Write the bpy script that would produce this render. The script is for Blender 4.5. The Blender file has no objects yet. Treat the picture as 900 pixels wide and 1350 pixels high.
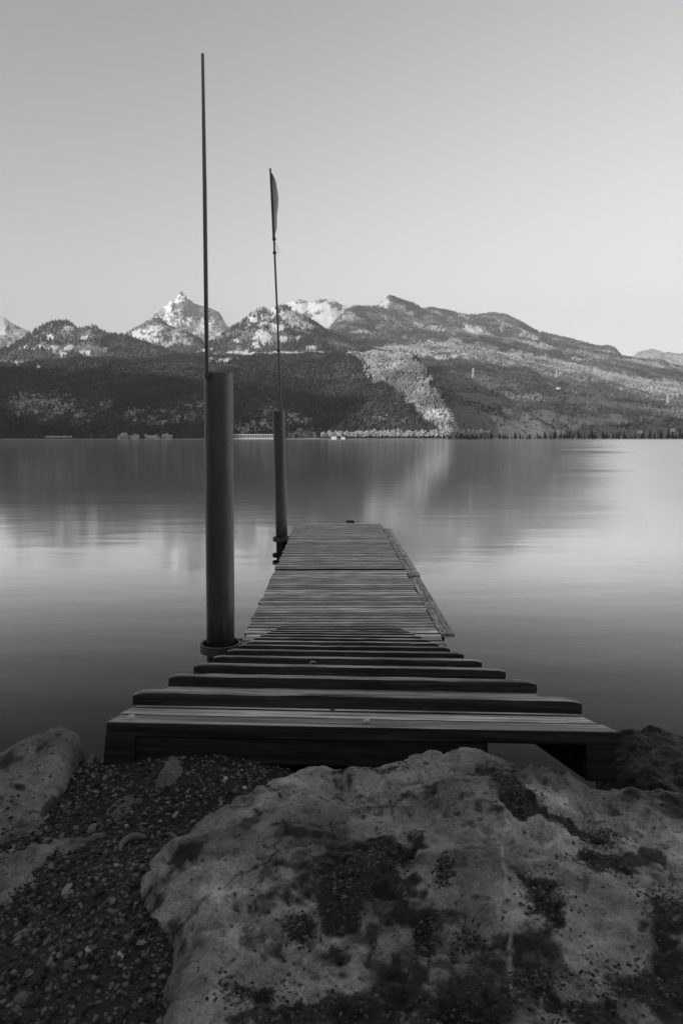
import bpy, bmesh, math, random
import numpy as np
from mathutils import Vector, Matrix, noise as mnoise

R = math.radians
scene = bpy.context.scene
col = scene.collection
HAZE = 7e-5
H = 2.2                      # camera height above the lake
F = 900.0
TH = math.atan(97 / 900)

# ---------------------------------------------------------------- camera
cd = bpy.data.cameras.new('camera')
cam = bpy.data.objects.new('camera', cd); col.objects.link(cam)
cam.location = (0, 0, H); cam.rotation_euler = (R(90) - TH, 0, 0)
cd.sensor_fit = 'VERTICAL'; cd.sensor_height = 36; cd.lens = 24.0
cd.clip_start = 0.02; cd.clip_end = 60000
cd.dof.use_dof = True; cd.dof.focus_distance = 3.2; cd.dof.aperture_fstop = 11.0
scene.camera = cam

# ---------------------------------------------------------------- light
SUN_EL, SUN_AZ = R(10), R(-135)      # azimuth clockwise from the view direction
w = bpy.data.worlds.new('World'); scene.world = w; w.use_nodes = True
nt = w.node_tree; bg = nt.nodes['Background']
sky = nt.nodes.new('ShaderNodeTexSky'); sky.sky_type = 'NISHITA'; sky.sun_disc = False
sky.sun_elevation = SUN_EL; sky.sun_rotation = SUN_AZ
sky.altitude = 400; sky.air_density = 2.0; sky.dust_density = 0.4; sky.ozone_density = 3.0
bw = nt.nodes.new('ShaderNodeRGBToBW')
nt.links.new(sky.outputs[0], bw.inputs[0])
def wm(op, a, b):
    n = nt.nodes.new('ShaderNodeMath'); n.operation = op
    for i, v in ((0, a), (1, b)):
        if isinstance(v, (int, float)): n.inputs[i].default_value = v
        else: nt.links.new(v, n.inputs[i])
    return n.outputs[0]
KN = 2.2
x_ = bw.outputs[0]
y_ = wm('POWER', wm('DIVIDE', x_, KN), 1.75)      # contrast and shoulder of black and white film
nt.links.new(wm('DIVIDE', wm('MULTIPLY', y_, 1.45 * KN), wm('ADD', wm('MULTIPLY', y_, .45), 1.0)), bg.inputs[0])
bg.inputs[1].default_value = 0.15
sd = bpy.data.lights.new('sun', 'SUN'); sd.energy = 3.0; sd.angle = R(0.5); sd.color = (1, 1, 1)
sun = bpy.data.objects.new('sun', sd); col.objects.link(sun)
sdir = Vector((math.sin(SUN_AZ) * math.cos(SUN_EL), math.cos(SUN_AZ) * math.cos(SUN_EL), math.sin(SUN_EL)))
sun.rotation_euler = sdir.to_track_quat('Z', 'Y').to_euler()
vs = scene.view_settings
vs.view_transform = 'Standard'; vs.look = 'None'; vs.gamma = 1; vs.use_curve_mapping = False
vs.exposure = 1.0
scene.cycles.max_bounces = 6; scene.cycles.volume_bounces = 0

# ---------------------------------------------------------------- helpers
def sl(px, py):
    """slopes x/depth and z/depth of the viewing direction of a photo point"""
    a = (px - 450) / F; b = -(py - 675) / F
    y = math.cos(TH) + b * math.sin(TH)
    return a / y, (-math.sin(TH) + b * math.cos(TH)) / y
def at(px, py, d):
    sx, sz = sl(px, py); return Vector((sx * d, d, H + sz * d))
def onz(px, py, z):
    sx, sz = sl(px, py); d = (z - H) / sz; return Vector((sx * d, d, z))

def tag(o, label=None, cat=None, group=None, kind=None):
    if label: o['label'] = label
    if cat: o['category'] = cat
    if group: o['group'] = group
    if kind: o['kind'] = kind
    return o
def empty(name, loc, rz=0):
    o = bpy.data.objects.new(name, None); col.objects.link(o)
    o.location = loc; o.rotation_euler = (0, 0, rz); o.empty_display_size = .1
    return o
def from_pydata(name, v, f, mat, parent=None, smooth=False):
    me = bpy.data.meshes.new(name)
    me.from_pydata([tuple(p) for p in v], [], f); me.materials.append(mat)
    if smooth: me.shade_smooth()
    o = bpy.data.objects.new(name, me); col.objects.link(o)
    if parent: o.parent = parent
    return o
def np_mesh(name, V, faces, nside, mat, attrs=None, smooth=False, parent=None):
    """fast mesh from numpy: V (n,3), faces (m,nside)"""
    me = bpy.data.meshes.new(name)
    m = len(faces)
    me.vertices.add(len(V)); me.vertices.foreach_set('co', np.asarray(V, np.float32).ravel())
    me.loops.add(m * nside); me.loops.foreach_set('vertex_index', np.asarray(faces, np.int32).ravel())
    me.polygons.add(m); me.polygons.foreach_set('loop_start', np.arange(0, m * nside, nside, dtype=np.int32))
    me.update(calc_edges=True)
    if smooth: me.shade_smooth()
    for k, a in (attrs or {}).items():
        at_ = me.attributes.new(k, 'FLOAT', 'POINT'); at_.data.foreach_set('value', np.asarray(a, np.float32).ravel())
    me.materials.append(mat)
    o = bpy.data.objects.new(name, me); col.objects.link(o)
    if parent: o.parent = parent
    return o
def set_tone_shade(o, tones):
    """'tone' per board and 'side': 1 on flanks painted dark as shade, 0 on the tops"""
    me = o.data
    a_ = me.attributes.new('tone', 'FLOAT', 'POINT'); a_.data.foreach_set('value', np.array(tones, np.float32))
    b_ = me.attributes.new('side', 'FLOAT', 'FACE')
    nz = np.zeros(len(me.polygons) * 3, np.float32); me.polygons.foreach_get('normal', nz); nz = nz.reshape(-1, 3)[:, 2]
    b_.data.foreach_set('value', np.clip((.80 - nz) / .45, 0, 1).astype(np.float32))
def bm_obj(name, bm, mat, parent=None, smooth=False, angle=None):
    me = bpy.data.meshes.new(name); bm.normal_update(); bm.to_mesh(me); bm.free()
    me.materials.append(mat)
    if smooth:
        me.shade_smooth()
        if angle: me.set_sharp_from_angle(angle=R(angle))
    o = bpy.data.objects.new(name, me); col.objects.link(o)
    if parent: o.parent = parent
    return o
def box(bm, c, s, M=None, bev=0.0, seg=2):
    ret = bmesh.ops.create_cube(bm, size=1)
    vs_ = ret['verts']
    for v in vs_: v.co = Vector((v.co.x * s[0] + c[0], v.co.y * s[1] + c[1], v.co.z * s[2] + c[2]))
    if bev:
        es = list({e for v in vs_ for e in v.link_edges})
        r2 = bmesh.ops.bevel(bm, geom=es, offset=bev, segments=seg, affect='EDGES', profile=.6)
        vs_ = list({v for f in r2['faces'] for v in f.verts} | {v for v in vs_ if v.is_valid})
    if M is not None:
        for v in vs_: v.co = M @ v.co
    return vs_
def tube(bm, p0, p1, r0, r1=None, n=24, caps=True):
    p0, p1 = Vector(p0), Vector(p1); r1 = r0 if r1 is None else r1
    d = p1 - p0
    q = d.to_track_quat('Z', 'Y').to_matrix().to_4x4()
    M = Matrix.Translation((p0 + p1) / 2) @ q
    bmesh.ops.create_cone(bm, cap_ends=caps, cap_tris=False, segments=n, radius1=r0, radius2=r1, depth=d.length, matrix=M)
def lathe(bm, prof, n=32, c=(0, 0, 0), close=False):
    rings = []
    for r, z in prof:
        rings.append([bm.verts.new((c[0] + r * math.cos(2 * math.pi * k / n), c[1] + r * math.sin(2 * math.pi * k / n), c[2] + z)) for k in range(n)])
    m = len(rings)
    for i in range(m if close else m - 1):
        a, b = rings[i], rings[(i + 1) % m]
        for k in range(n):
            bm.faces.new((a[k], a[(k + 1) % n], b[(k + 1) % n], b[k]))
    return rings

# vectorised value noise
_rs = np.random.RandomState(7)
_perm = _rs.permutation(4096); _val = _rs.rand(4096).astype(np.float64) * 2 - 1
def vnoise(x, y, z=0.0, seed=0):
    x = np.asarray(x, float); y = np.asarray(y, float); z = np.broadcast_to(np.asarray(z, float), np.broadcast(x, y).shape)
    x, y = np.broadcast_arrays(x, y)
    xi = np.floor(x).astype(np.int64); yi = np.floor(y).astype(np.int64); zi = np.floor(z).astype(np.int64)
    fx = x - xi; fy = y - yi; fz = z - zi
    fx = fx * fx * fx * (fx * (fx * 6 - 15) + 10); fy = fy * fy * fy * (fy * (fy * 6 - 15) + 10); fz = fz * fz * (3 - 2 * fz)
    def h(i, j, k):
        return _val[_perm[(_perm[(_perm[(i + seed * 131) & 4095] + j) & 4095] + k) & 4095]]
    def L(a, b, t): return a + (b - a) * t
    return L(L(L(h(xi, yi, zi), h(xi + 1, yi, zi), fx), L(h(xi, yi + 1, zi), h(xi + 1, yi + 1, zi), fx), fy),
             L(L(h(xi, yi, zi + 1), h(xi + 1, yi, zi + 1), fx), L(h(xi, yi + 1, zi + 1), h(xi + 1, yi + 1, zi + 1), fx), fy), fz)
def fbm(x, y, z=0.0, o=5, seed=0, gain=.5, lac=2.03):
    s = 0; a = 1; t = 0
    for k in range(o):
        s = s + a * vnoise(x, y, z, seed + k * 17); t += a; a *= gain
        x = x * lac; y = y * lac; z = np.asarray(z) * lac
    return s / t
def ridged(x, y, z=0.0, o=5, seed=0, gain=.55):
    s = 0; a = 1; t = 0
    for k in range(o):
        s = s + a * (1 - 2 * np.abs(vnoise(x, y, z, seed + k * 17))); t += a; a *= gain
        x = x * 2.07; y = y * 2.07; z = np.asarray(z) * 2.07
    return s / t

# ---------------------------------------------------------------- materials (all grey: the photograph is black and white)
def g(v): return (v, v, v, 1)
class NT:
    def __init__(s, name, rough=.8, spec=.3):
        s.m = bpy.data.materials.new(name); s.m.use_nodes = True
        s.t = s.m.node_tree; s.p = s.t.nodes['Principled BSDF']
        s.p.inputs['Roughness'].default_value = rough
        s.p.inputs['Specular IOR Level'].default_value = spec
    def n(s, typ, **kw):
        nd = s.t.nodes.new(typ)
        for k, v in kw.items(): setattr(nd, k, v)
        return nd
    def l(s, a, b): s.t.links.new(a, b)
    def coords(s, scale=(1, 1, 1), kind='Object', rot=(0, 0, 0)):
        tc = s.n('ShaderNodeTexCoord'); mp = s.n('ShaderNodeMapping')
        mp.inputs['Scale'].default_value = scale; mp.inputs['Rotation'].default_value = rot
        s.l(tc.outputs[kind], mp.inputs[0]); return mp.outputs[0]
    def noise(s, vec, scale, detail=6, rough=.55, dist=0.0):
        nd = s.n('ShaderNodeTexNoise'); nd.inputs['Scale'].default_value = scale
        nd.inputs['Detail'].default_value = detail; nd.inputs['Roughness'].default_value = rough
        nd.inputs['Distortion'].default_value = dist
        s.l(vec, nd.inputs['Vector']); return nd.outputs[0]
    def ramp(s, fac, stops):
        nd = s.n('ShaderNodeValToRGB'); e = nd.color_ramp.elements
        e[0].position, e[0].color = stops[0][0], g(stops[0][1]); e[1].position, e[1].color = stops[-1][0], g(stops[-1][1])
        for p, c in stops[1:-1]:
            k = e.new(p); k.color = g(c)
        s.l(fac, nd.inputs[0]); return nd.outputs[0]
    def mix(s, a, b, fac=None, mode='MIX', f=1.0):
        nd = s.n('ShaderNodeMix', data_type='RGBA', blend_type=mode); nd.inputs[0].default_value = f
        if fac is not None: s.l(fac, nd.inputs[0])
        for i, v in ((6, a), (7, b)):
            if isinstance(v, (int, float)): nd.inputs[i].default_value = g(v)
            else: s.l(v, nd.inputs[i])
        return nd.outputs[2]
    def math(s, op, a, b=0.0, clamp=False):
        nd = s.n('ShaderNodeMath', operation=op, use_clamp=clamp)
        for i, v in ((0, a), (1, b)):
            if isinstance(v, (int, float)): nd.inputs[i].default_value = v
            else: s.l(v, nd.inputs[i])
        return nd.outputs[0]
    def bump(s, h, strength=.5, dist=.01, prev=None):
        nd = s.n('ShaderNodeBump'); nd.inputs['Strength'].default_value = strength; nd.inputs['Distance'].default_value = dist
        s.l(h, nd.inputs['Height'])
        if prev is not None: s.l(prev, nd.inputs['Normal'])
        return nd.outputs[0]
    def attr(s, name):
        nd = s.n('ShaderNodeAttribute'); nd.attribute_name = name; return nd.outputs['Fac']
    def col(s, v):
        if isinstance(v, (int, float)): s.p.inputs['Base Color'].default_value = g(v)
        else: s.l(v, s.p.inputs['Base Color'])
    def nrm(s, v): s.l(v, s.p.inputs['Normal'])
    def rgh(s, v): s.l(v, s.p.inputs['Roughness'])

def mat_water():
    M = NT('lake_water', .06, .5); t = M.t
    v = M.coords((1, 1, 1))
    big = M.noise(v, .035, 3)
    df = M.n('ShaderNodeBsdfDiffuse'); M.l(M.ramp(big, [(.3, .003), (.7, .008)]), df.inputs[0])
    gl = M.n('ShaderNodeBsdfGlossy'); gl.inputs[0].default_value = g(1)
    v2 = M.coords((.5, 1.5, 1), rot=(0, 0, R(12))); n1 = M.noise(v2, .7, 5, .6)
    v3 = M.coords((.05, .17, 1), rot=(0, 0, R(-6))); n2 = M.noise(v3, 1.0, 4, .6)
    b = M.bump(n1, .07, .05); b = M.bump(n2, .07, .30, b)
    # a breeze ruffles the open water on the right and some lanes elsewhere
    sx = M.n('ShaderNodeSeparateXYZ'); M.l(M.coords(), sx.inputs[0])
    lane = M.noise(M.coords((.012, .05, 1), rot=(0, 0, R(8))), 1.0, 5, .62, .5)
    e = M.math('SUBTRACT', sx.outputs[0], M.math('ADD', M.math('MULTIPLY', sx.outputs[1], .30), -1.0))
    e = M.math('DIVIDE', e, M.math('ADD', M.math('MULTIPLY', sx.outputs[1], .16), 3.0))
    ruf = M.math('ADD', M.math('MULTIPLY', e, 1.1), M.math('MULTIPLY', M.math('SUBTRACT', lane, .60), .9))
    ruf = M.ramp(ruf, [(0, 0), (.3, .12), (.6, .5), (.85, .9), (1, 1)])
    r = M.math('ADD', .10, M.math('MULTIPLY', ruf, .36)); M.l(r, gl.inputs['Roughness'])
    M.l(b, gl.inputs['Normal'])
    fr = M.n('ShaderNodeFresnel'); fr.inputs[0].default_value = 1.333; M.l(b, fr.inputs[1])
    sm_ = M.n('ShaderNodeMath', operation='SMOOTH_MIN'); M.l(M.math('MULTIPLY', M.math('POWER', fr.outputs[0], 2.25), 9.0), sm_.inputs[0]); sm_.inputs[1].default_value = 1.0; sm_.inputs[2].default_value = .6; f = sm_.outputs[0]
    mx = M.n('ShaderNodeMixShader'); M.l(f, mx.inputs[0]); M.l(df.outputs[0], mx.inputs[1]); M.l(gl.outputs[0], mx.inputs[2])
    t.nodes.remove(M.p); M.l(mx.outputs[0], t.nodes['Material Output'].inputs[0])
    return M.m
def mat_wood(name, lo, hi, seed=0.0, grain=(1.2, 28, 28), side_shade=False):
    """weathered boards; the grain runs along local x; attribute 'tone' is the shade of each board"""
    M = NT(name, .75, .25)
    tone = M.attr('tone')
    tc = M.n('ShaderNodeTexCoord'); ad = M.n('ShaderNodeVectorMath', operation='ADD')
    cb = M.n('ShaderNodeCombineXYZ'); M.l(M.math('MULTIPLY', tone, 37.0), cb.inputs[0]); M.l(M.math('MULTIPLY', tone, 11.0), cb.inputs[1])
    M.l(tc.outputs['Object'], ad.inputs[0]); M.l(cb.outputs[0], ad.inputs[1])
    mp = M.n('ShaderNodeMapping'); mp.inputs['Scale'].default_value = grain; M.l(ad.outputs[0], mp.inputs[0])
    gr = M.noise(mp.outputs[0], 3.0, 8, .65, .4)
    mp2 = M.n('ShaderNodeMapping'); mp2.inputs['Scale'].default_value = (1.5, 5, 5); M.l(ad.outputs[0], mp2.inputs[0])
    bl = M.noise(mp2.outputs[0], 1.6, 5, .6)
    c1 = M.ramp(gr, [(.34, lo * .25), (.46, lo), (.62, hi)])
    c2 = M.mix(c1, M.ramp(bl, [(.35, .38), (.62, 1.15)]), mode='MULTIPLY', f=.85)
    c3 = M.mix(c2, M.ramp(tone, [(0, .42), (1, 1.35)]), mode='MULTIPLY', f=1)
    if side_shade: c3 = M.mix(c3, M.mix(c3, .08, mode='MULTIPLY', f=1), fac=M.attr('side'))  # flanks multiplied dark to stand for their shade
    M.col(c3)
    sp = M.noise(M.coords((1, 1, 1)), 140, 3, .6)
    b = M.bump(gr, .6, .004); b = M.bump(sp, .15, .002, b); M.nrm(b)
    M.rgh(M.ramp(bl, [(.3, .5), (.7, .85)]))
    return M.m
def mat_steel(name, c, rough, metal=0.0, stain=False):
    M = NT(name, rough, .5); M.p.inputs['Metallic'].default_value = metal; M.p.inputs['IOR'].default_value = 1.75
    n1 = M.noise(M.coords((1, 1, .18)), 16, 6, .6); n2 = M.noise(M.coords((1, 1, 1)), 90, 4, .6)
    cc = M.mix(M.ramp(n1, [(.3, c * .85), (.7, c * 1.12)]), M.ramp(n2, [(.35, .7), (.6, 1.1)]), mode='MULTIPLY', f=.6)
    if stain:      # algae and tide marks near the water, runs and scratches above (object z 0 is 1.2 m below the lake)
        sz = M.n('ShaderNodeSeparateXYZ'); M.l(M.coords(), sz.inputs[0])
        runs = M.noise(M.coords((9, 9, .5)), 4, 5, .65)
        wet = M.math('SUBTRACT', 2.35, M.math('ADD', sz.outputs[2], M.math('MULTIPLY', runs, .9)))
        cc = M.mix(cc, M.mix(.012, .05, fac=n2), fac=M.ramp(wet, [(0, 0), (.25, .85)]))
        cc = M.mix(cc, .02, fac=M.ramp(runs, [(.58, 0), (.70, .35)]))
        chips = M.noise(M.coords((1, 1, .5)), 55, 3, .7); cc = M.mix(cc, .55, fac=M.ramp(chips, [(.70, 0), (.74, .8)]))
    M.col(cc)
    M.rgh(M.ramp(n1, [(.3, rough - .03), (.7, rough + .05)]))
    M.nrm(M.bump(n2, .12, .002))
    return M.m
def mat_plain(name, c, rough=.7, spec=.3, metal=0):
    M = NT(name, rough, spec); M.p.inputs['Metallic'].default_value = metal
    n1 = M.noise(M.coords(), 9, 6, .6)
    M.col(M.ramp(n1, [(.3, c * .7), (.7, c * 1.25)]))
    M.nrm(M.bump(M.noise(M.coords(), 60, 4), .2, .003)); return M.m
def mat_rock(name, lo, hi, dark, wet=.62, patch=.52, veins=True):
    """limestone with dark lichen and dirt, a pale vein and pits"""
    M = NT(name, .8, .3)
    v = M.coords()
    n1 = M.noise(v, 5.5, 9, .62, .5); n2 = M.noise(v, 26, 8, .6, .3); n3 = M.noise(v, 2.3, 7, .6, 1.0); n4 = M.noise(v, 150, 4, .7)
    base = M.mix(M.ramp(n1, [(.3, lo), (.68, hi)]), M.ramp(n2, [(.3, .45), (.55, 1.0), (.75, 1.35)]), mode='MULTIPLY', f=.9)
    base = M.mix(base, M.ramp(n4, [(.3, .6), (.7, 1.3)]), mode='MULTIPLY', f=.55)
    n6 = M.noise(v, 1.5, 5, .55, .6); base = M.mix(base, M.ramp(n6, [(.36, .45), (.5, .85), (.62, 1.15)]), mode='MULTIPLY', f=.9)
    lich = M.ramp(M.math('ADD', M.math('MULTIPLY', n3, .72), M.math('MULTIPLY', n2, .28)), [(patch - .01, 0), (patch + .03, .8), (patch + .06, 1)])
    c = M.mix(base, M.mix(dark, dark * 2.4, fac=n2), fac=lich)
    pit = M.noise(v, 17, 3, .5, .2); pm = M.ramp(pit, [(.27, 1), (.33, 0)])
    c = M.mix(c, dark, fac=pm)
    a = M.attr('soil'); c = M.mix(c, M.mix(dark, dark * 2.0, fac=n2), fac=a)
    vo = M.n('ShaderNodeTexVoronoi', feature='DISTANCE_TO_EDGE'); vo.inputs['Scale'].default_value = 3.1
    wv = M.n('ShaderNodeVectorMath', operation='ADD'); nz_ = M.n('ShaderNodeTexNoise'); nz_.inputs['Scale'].default_value = 6; nz_.inputs['Detail'].default_value = 6
    M.l(v, nz_.inputs['Vector']); sc_ = M.n('ShaderNodeVectorMath', operation='SCALE'); sc_.inputs['Scale'].default_value = .30; M.l(nz_.outputs['Color'], sc_.inputs[0])
    M.l(v, wv.inputs[0]); M.l(sc_.outputs[0], wv.inputs[1]); M.l(wv.outputs[0], vo.inputs['Vector'])
    crk = M.math('MULTIPLY', M.ramp(vo.outputs['Distance'], [(0, 1), (.012, 0)]), M.ramp(n3, [(.46, 0), (.56, 1)]))
    c = M.mix(c, dark * .6, fac=M.math('MULTIPLY', crk, .85))
    n5 = M.noise(v, 330, 3, .7); c = M.mix(c, M.ramp(n5, [(.36, .5), (.5, 1.0), (.66, 1.35)]), mode='MULTIPLY', f=.6)
    sp = M.noise(v, 95, 2, .5); c = M.mix(c, dark, fac=M.ramp(sp, [(.30, .85), (.36, 0)]))
    if veins: c = M.mix(c, .5, fac=M.math('MULTIPLY', M.attr('vein'), 1.0))
    M.col(c)
    b = M.bump(n1, .6, .03); b = M.bump(n2, 1.0, .018, b); b = M.bump(n4, 1.0, .0035, b)
    b = M.bump(M.ramp(pit, [(.25, 0), (.35, 1)]), .6, .006, b); b = M.bump(crk, -.8, .006, b); b = M.bump(n5, .5, .0015, b); M.nrm(b)
    M.rgh(M.ramp(n2, [(.3, wet), (.7, .9)]))
    return M.m
def mat_tone(name, lo, hi, scale=.3, rough=.9, spec=.15):
    """shade from the attribute 'tone' (one value for each pebble, tree or leaf clump)"""
    M = NT(name, rough, spec)
    n = M.noise(M.coords(), scale, 4, .6)
    M.col(M.mix(M.ramp(M.attr('tone'), [(0, lo), (.8, lo + (hi - lo) * .55), (1, hi)]), M.ramp(n, [(.3, .6), (.7, 1.35)]), mode='MULTIPLY', f=.8))
    return M.m
def mat_mountain(name, ground, rock, snow=.8, snow_noise=.0, sc=1.0):
    M = NT(name, .95, .1)
    v = M.coords(); vs_ = M.coords((1, 1, .25))
    n1 = M.noise(v, .012 * sc, 9, .65); n2 = M.noise(vs_, .05 * sc, 8, .7, .8); n3 = M.noise(v, .11 * sc, 5, .65)
    grd = M.ramp(n3, [(.3, ground * .6), (.7, ground * 1.5)]); grd = M.mix(grd, M.ramp(n2, [(.35, .32), (.65, .5)]), fac=M.attr('sunlit_meadow'))  # ground mixed paler where the sunlit bands are painted
    n4 = M.noise(M.coords((1, 1, .35)), .16 * sc, 6, .7, .5)
    rk = M.mix(M.ramp(n2, [(.40, rock * .25), (.5, rock * .8), (.62, rock * 1.5)]), M.ramp(n4, [(.38, .35), (.55, 1.2)]), mode='MULTIPLY', f=.8)
    r = M.math('ADD', M.attr('rock'), M.math('MULTIPLY', M.math('SUBTRACT', n2, .5), 1.6))
    c = M.mix(grd, rk, fac=M.ramp(r, [(.45, 0), (.62, 1)]))
    s = M.math('ADD', M.attr('snow'), M.math('MULTIPLY', M.math('SUBTRACT', n3, .5), 1.1))
    s = M.math('ADD', s, M.math('MULTIPLY', M.math('SUBTRACT', n2, .5), snow_noise))
    c = M.mix(c, snow, fac=M.ramp(s, [(.47, 0), (.55, 1)]))
    M.col(c)
    M.nrm(M.bump(n2, .8, 9.0)); return M.m

# ---------------------------------------------------------------- far shore: terrain
# Profiles were surveyed from the photograph and are laid out at their own distances (1.5 to 14 km).
def curve(pts, px):
    if isinstance(pts, (int, float)): return np.full_like(px, float(pts))
    a = np.array(pts, float); return np.interp(px, a[:, 0], a[:, 1])
def np_sl(px, py):
    a = (px - 450) / F; b = -(py - 675) / F; y = math.cos(TH) + b * math.sin(TH)
    return a / y, (-math.sin(TH) + b * math.cos(TH)) / y
def blob(px, py, lst, seed=0, amp=.5, f=(.07, .12)):
    """soft union of ellipses with a noisy edge, 0..1"""
    m = np.zeros_like(px)
    wx = px + 5 * fbm(px * .12, py * .22, 0, 4, seed + 60); wy = py + 3.2 * fbm(px * .10, py * .25, 0, 4, seed + 70)
    for cx, cy, rx, ry in lst:
        d = np.sqrt(((wx - cx) / rx) ** 2 + ((wy - cy) / ry) ** 2)
        m = np.maximum(m, np.clip(1.5 - d, 0, 1.2))
    n = fbm(px * f[0] * 3, py * f[1] * 4, 0, 5, seed + 50, gain=.7)
    return np.clip(m + n * (amp * 1.5 + .5) * (m > .02), 0, 1)

def smooth_(a, b, x):
    t = np.clip((x - a) / (b - a), 0, 1); return t * t * (3 - 2 * t)

class Terrain:
    def __init__(s, name, label, lines, px0, px1, step, rows, mat, amp=(10, 4), fscale=(.004, .02), gully=0, seed=0,
                 snow=None, rock=None, pinned=(0,), sunlit_meadow=None, dust=0.0):
        px = np.arange(px0, px1 + step, step).astype(float)
        P = []; D = []
        for py_c, d_c in lines:
            P.append(curve(py_c, px)); D.append(curve(d_c, px))
        X = []; Y = []; Z = []; PY = []; PIN = []
        for i in range(len(lines) - 1):
            n = rows[i]
            for k in range(n + (1 if i == len(lines) - 2 else 0)):
                t = k / n
                zi0 = H + np_sl(px, P[i])[1] * D[i]; zi1 = H + np_sl(px, P[i + 1])[1] * D[i + 1]
                z = zi0 + (zi1 - zi0) * t; d = D[i] + (D[i + 1] - D[i]) * t
                pin = 1.0
                if i in pinned: pin = min(pin, t * 3)
                if i + 1 in pinned: pin = min(pin, (1 - t) * 3)
                sz = (z - H) / d
                b = (math.tan(TH) + sz) / (1 - sz * math.tan(TH))
                py = 675 - b * F
                sx = (px - 450) / F / (math.cos(TH) + b * math.sin(TH))
                X.append(sx * d); Y.append(d); Z.append(z); PY.append(py); PIN.append(np.full_like(px, pin))
        X, Y, Z, PY, PIN = map(np.array, (X, Y, Z, PY, PIN))
        PXg = np.broadcast_to(px, X.shape)
        n1 = ridged(X * fscale[0], Y * fscale[0], Z * fscale[0] * .7, 5, seed); n2 = fbm(X * fscale[1], Y * fscale[1], Z * fscale[1], 4, seed + 9)
        gl = ridged(X * fscale[0] * 2.4, Y * fscale[0] * .5, 0, 4, seed + 31) if gully else 0
        Z = Z + PIN * ((n1 - .2) * amp[0] + n2 * amp[1] + gully * gl)
        Y = Y + PIN * (n1 * amp[0] * 1.2 + n2 * amp[1] + gully * gl * 1.5)
        s.shape = X.shape; s.V = np.stack([X, Y, Z], -1); s.PX, s.PY = PXg, PY
        r, c = X.shape
        i0 = (np.arange(r - 1)[:, None] * c + np.arange(c - 1)[None, :]).ravel()
        faces = np.stack([i0, i0 + 1, i0 + c + 1, i0 + c], -1)
        sn = snow(PXg, PY, s.V) if snow else np.zeros_like(X)
        rk = rock(PXg, PY, s.V) if rock else np.zeros_like(X)
        sn = np.maximum(sn, dust * smooth_(0, 1, (470 - PY) / 40))
        s.sn, s.rk = sn, rk
        md = sunlit_meadow(PXg, PY) if sunlit_meadow else np.zeros_like(X)
        o = np_mesh(name, s.V.reshape(-1, 3), faces, 4, mat, {'snow': sn, 'rock': rk, 'sunlit_meadow': md}, smooth=True)
        tag(o, label, None, None, 'structure'); s.o = o
    def scatter(s, n, rng, dens):
        """points on the surface, weighted by true area and dens()"""
        V = s.V; a = V[:-1, :-1]; b = V[:-1, 1:]; c = V[1:, :-1]
        ar = np.linalg.norm(np.cross(b - a, c - a), axis=-1)
        pc = (s.PX[:-1, :-1] + s.PX[1:, 1:]) / 2; qc = (s.PY[:-1, :-1] + s.PY[1:, 1:]) / 2
        wgt = ar * np.clip(dens(pc, qc, s.sn[:-1, :-1], s.rk[:-1, :-1], a), 0, 1)
        cum = np.cumsum(wgt.ravel()); k = np.searchsorted(cum, rng.rand(n) * cum[-1]); k = np.minimum(k, wgt.size - 1)
        i, j = np.unravel_index(k, wgt.shape); u = rng.rand(n)[:, None]; v = rng.rand(n)[:, None]
        P = V[i, j] * (1 - u) * (1 - v) + V[i, j + 1] * u * (1 - v) + V[i + 1, j] * (1 - u) * v + V[i + 1, j + 1] * u * v
        return P, pc[i, j], qc[i, j]

def conifer_t(rng):
    v = []; f = []
    for (z0, z1, r) in ((.12, .62, .17), (.42, 1.0, .12)):
        b = len(v); n = 6; ph = rng.rand() * 6
        for k in range(n):
            rr = r * (.75 + .5 * rng.rand()); v.append((rr * math.cos(ph + k * 2 * math.pi / n), rr * math.sin(ph + k * 2 * math.pi / n), z0 + .06 * rng.rand()))
        v.append((0.02 * rng.randn(), 0.02 * rng.randn(), z1)); f += [(b + k, b + (k + 1) % n, b + n) for k in range(n)]
    return np.array(v), np.array(f)
def ico(sub=0):
    bm = bmesh.new(); bmesh.ops.create_icosphere(bm, subdivisions=sub + 1, radius=1)
    v = np.array([tuple(x.co) for x in bm.verts]); f = np.array([[q.index for q in p.verts] for p in bm.faces]); bm.free(); return v, f
ICO0, ICO1, ICO2 = ico(0), ico(1), ico(2)
def broad_t(rng, blobs=2):
    V = []; Fc = []; b = 0
    for k in range(blobs):
        v, f = ICO0; vv = v * (1 + .35 * rng.randn(len(v), 1) * .6) * np.array([.19, .19, .36]) * (1 - .15 * k)
        vv = vv + np.array([rng.randn() * .12, rng.randn() * .12, .55 + .12 * rng.randn() + .1 * k]); V.append(vv); Fc.append(f + b); b += len(v)
    return np.concatenate(V), np.concatenate(Fc)
def build_forest(name, label, groups, mat, seed=1):
    """groups: list of (points, heights, tone, kind); one merged mesh of many small trees"""
    rng = np.random.RandomState(seed); VV = []; FF = []; TT = []; base = 0
    for P, hgt, tone, kind in groups:
        temps = [conifer_t(rng) if kind == 'c' else broad_t(rng, 2) for _ in range(9)]
        pick = rng.randint(0, 9, len(P))
        for t in range(9):
            idx = np.where(pick == t)[0]
            if not len(idx): continue
            v, f = temps[t]; n = len(idx); hh = hgt[idx]
            V = v[None] * hh[:, None, None] * np.array([1, 1, 1]) + P[idx][:, None, :]
            V[:, :, 2] -= hh[:, None] * .12
            VV.append(V.reshape(-1, 3)); FF.append((f[None] + (np.arange(n) * len(v))[:, None, None]).reshape(-1, 3) + base)
            TT.append(np.repeat(tone[idx], len(v))); base += n * len(v)
    o = np_mesh(name, np.concatenate(VV), np.concatenate(FF), 3, mat, {'tone': np.concatenate(TT)})
    tag(o, label, 'forest', None, 'stuff'); return o

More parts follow.
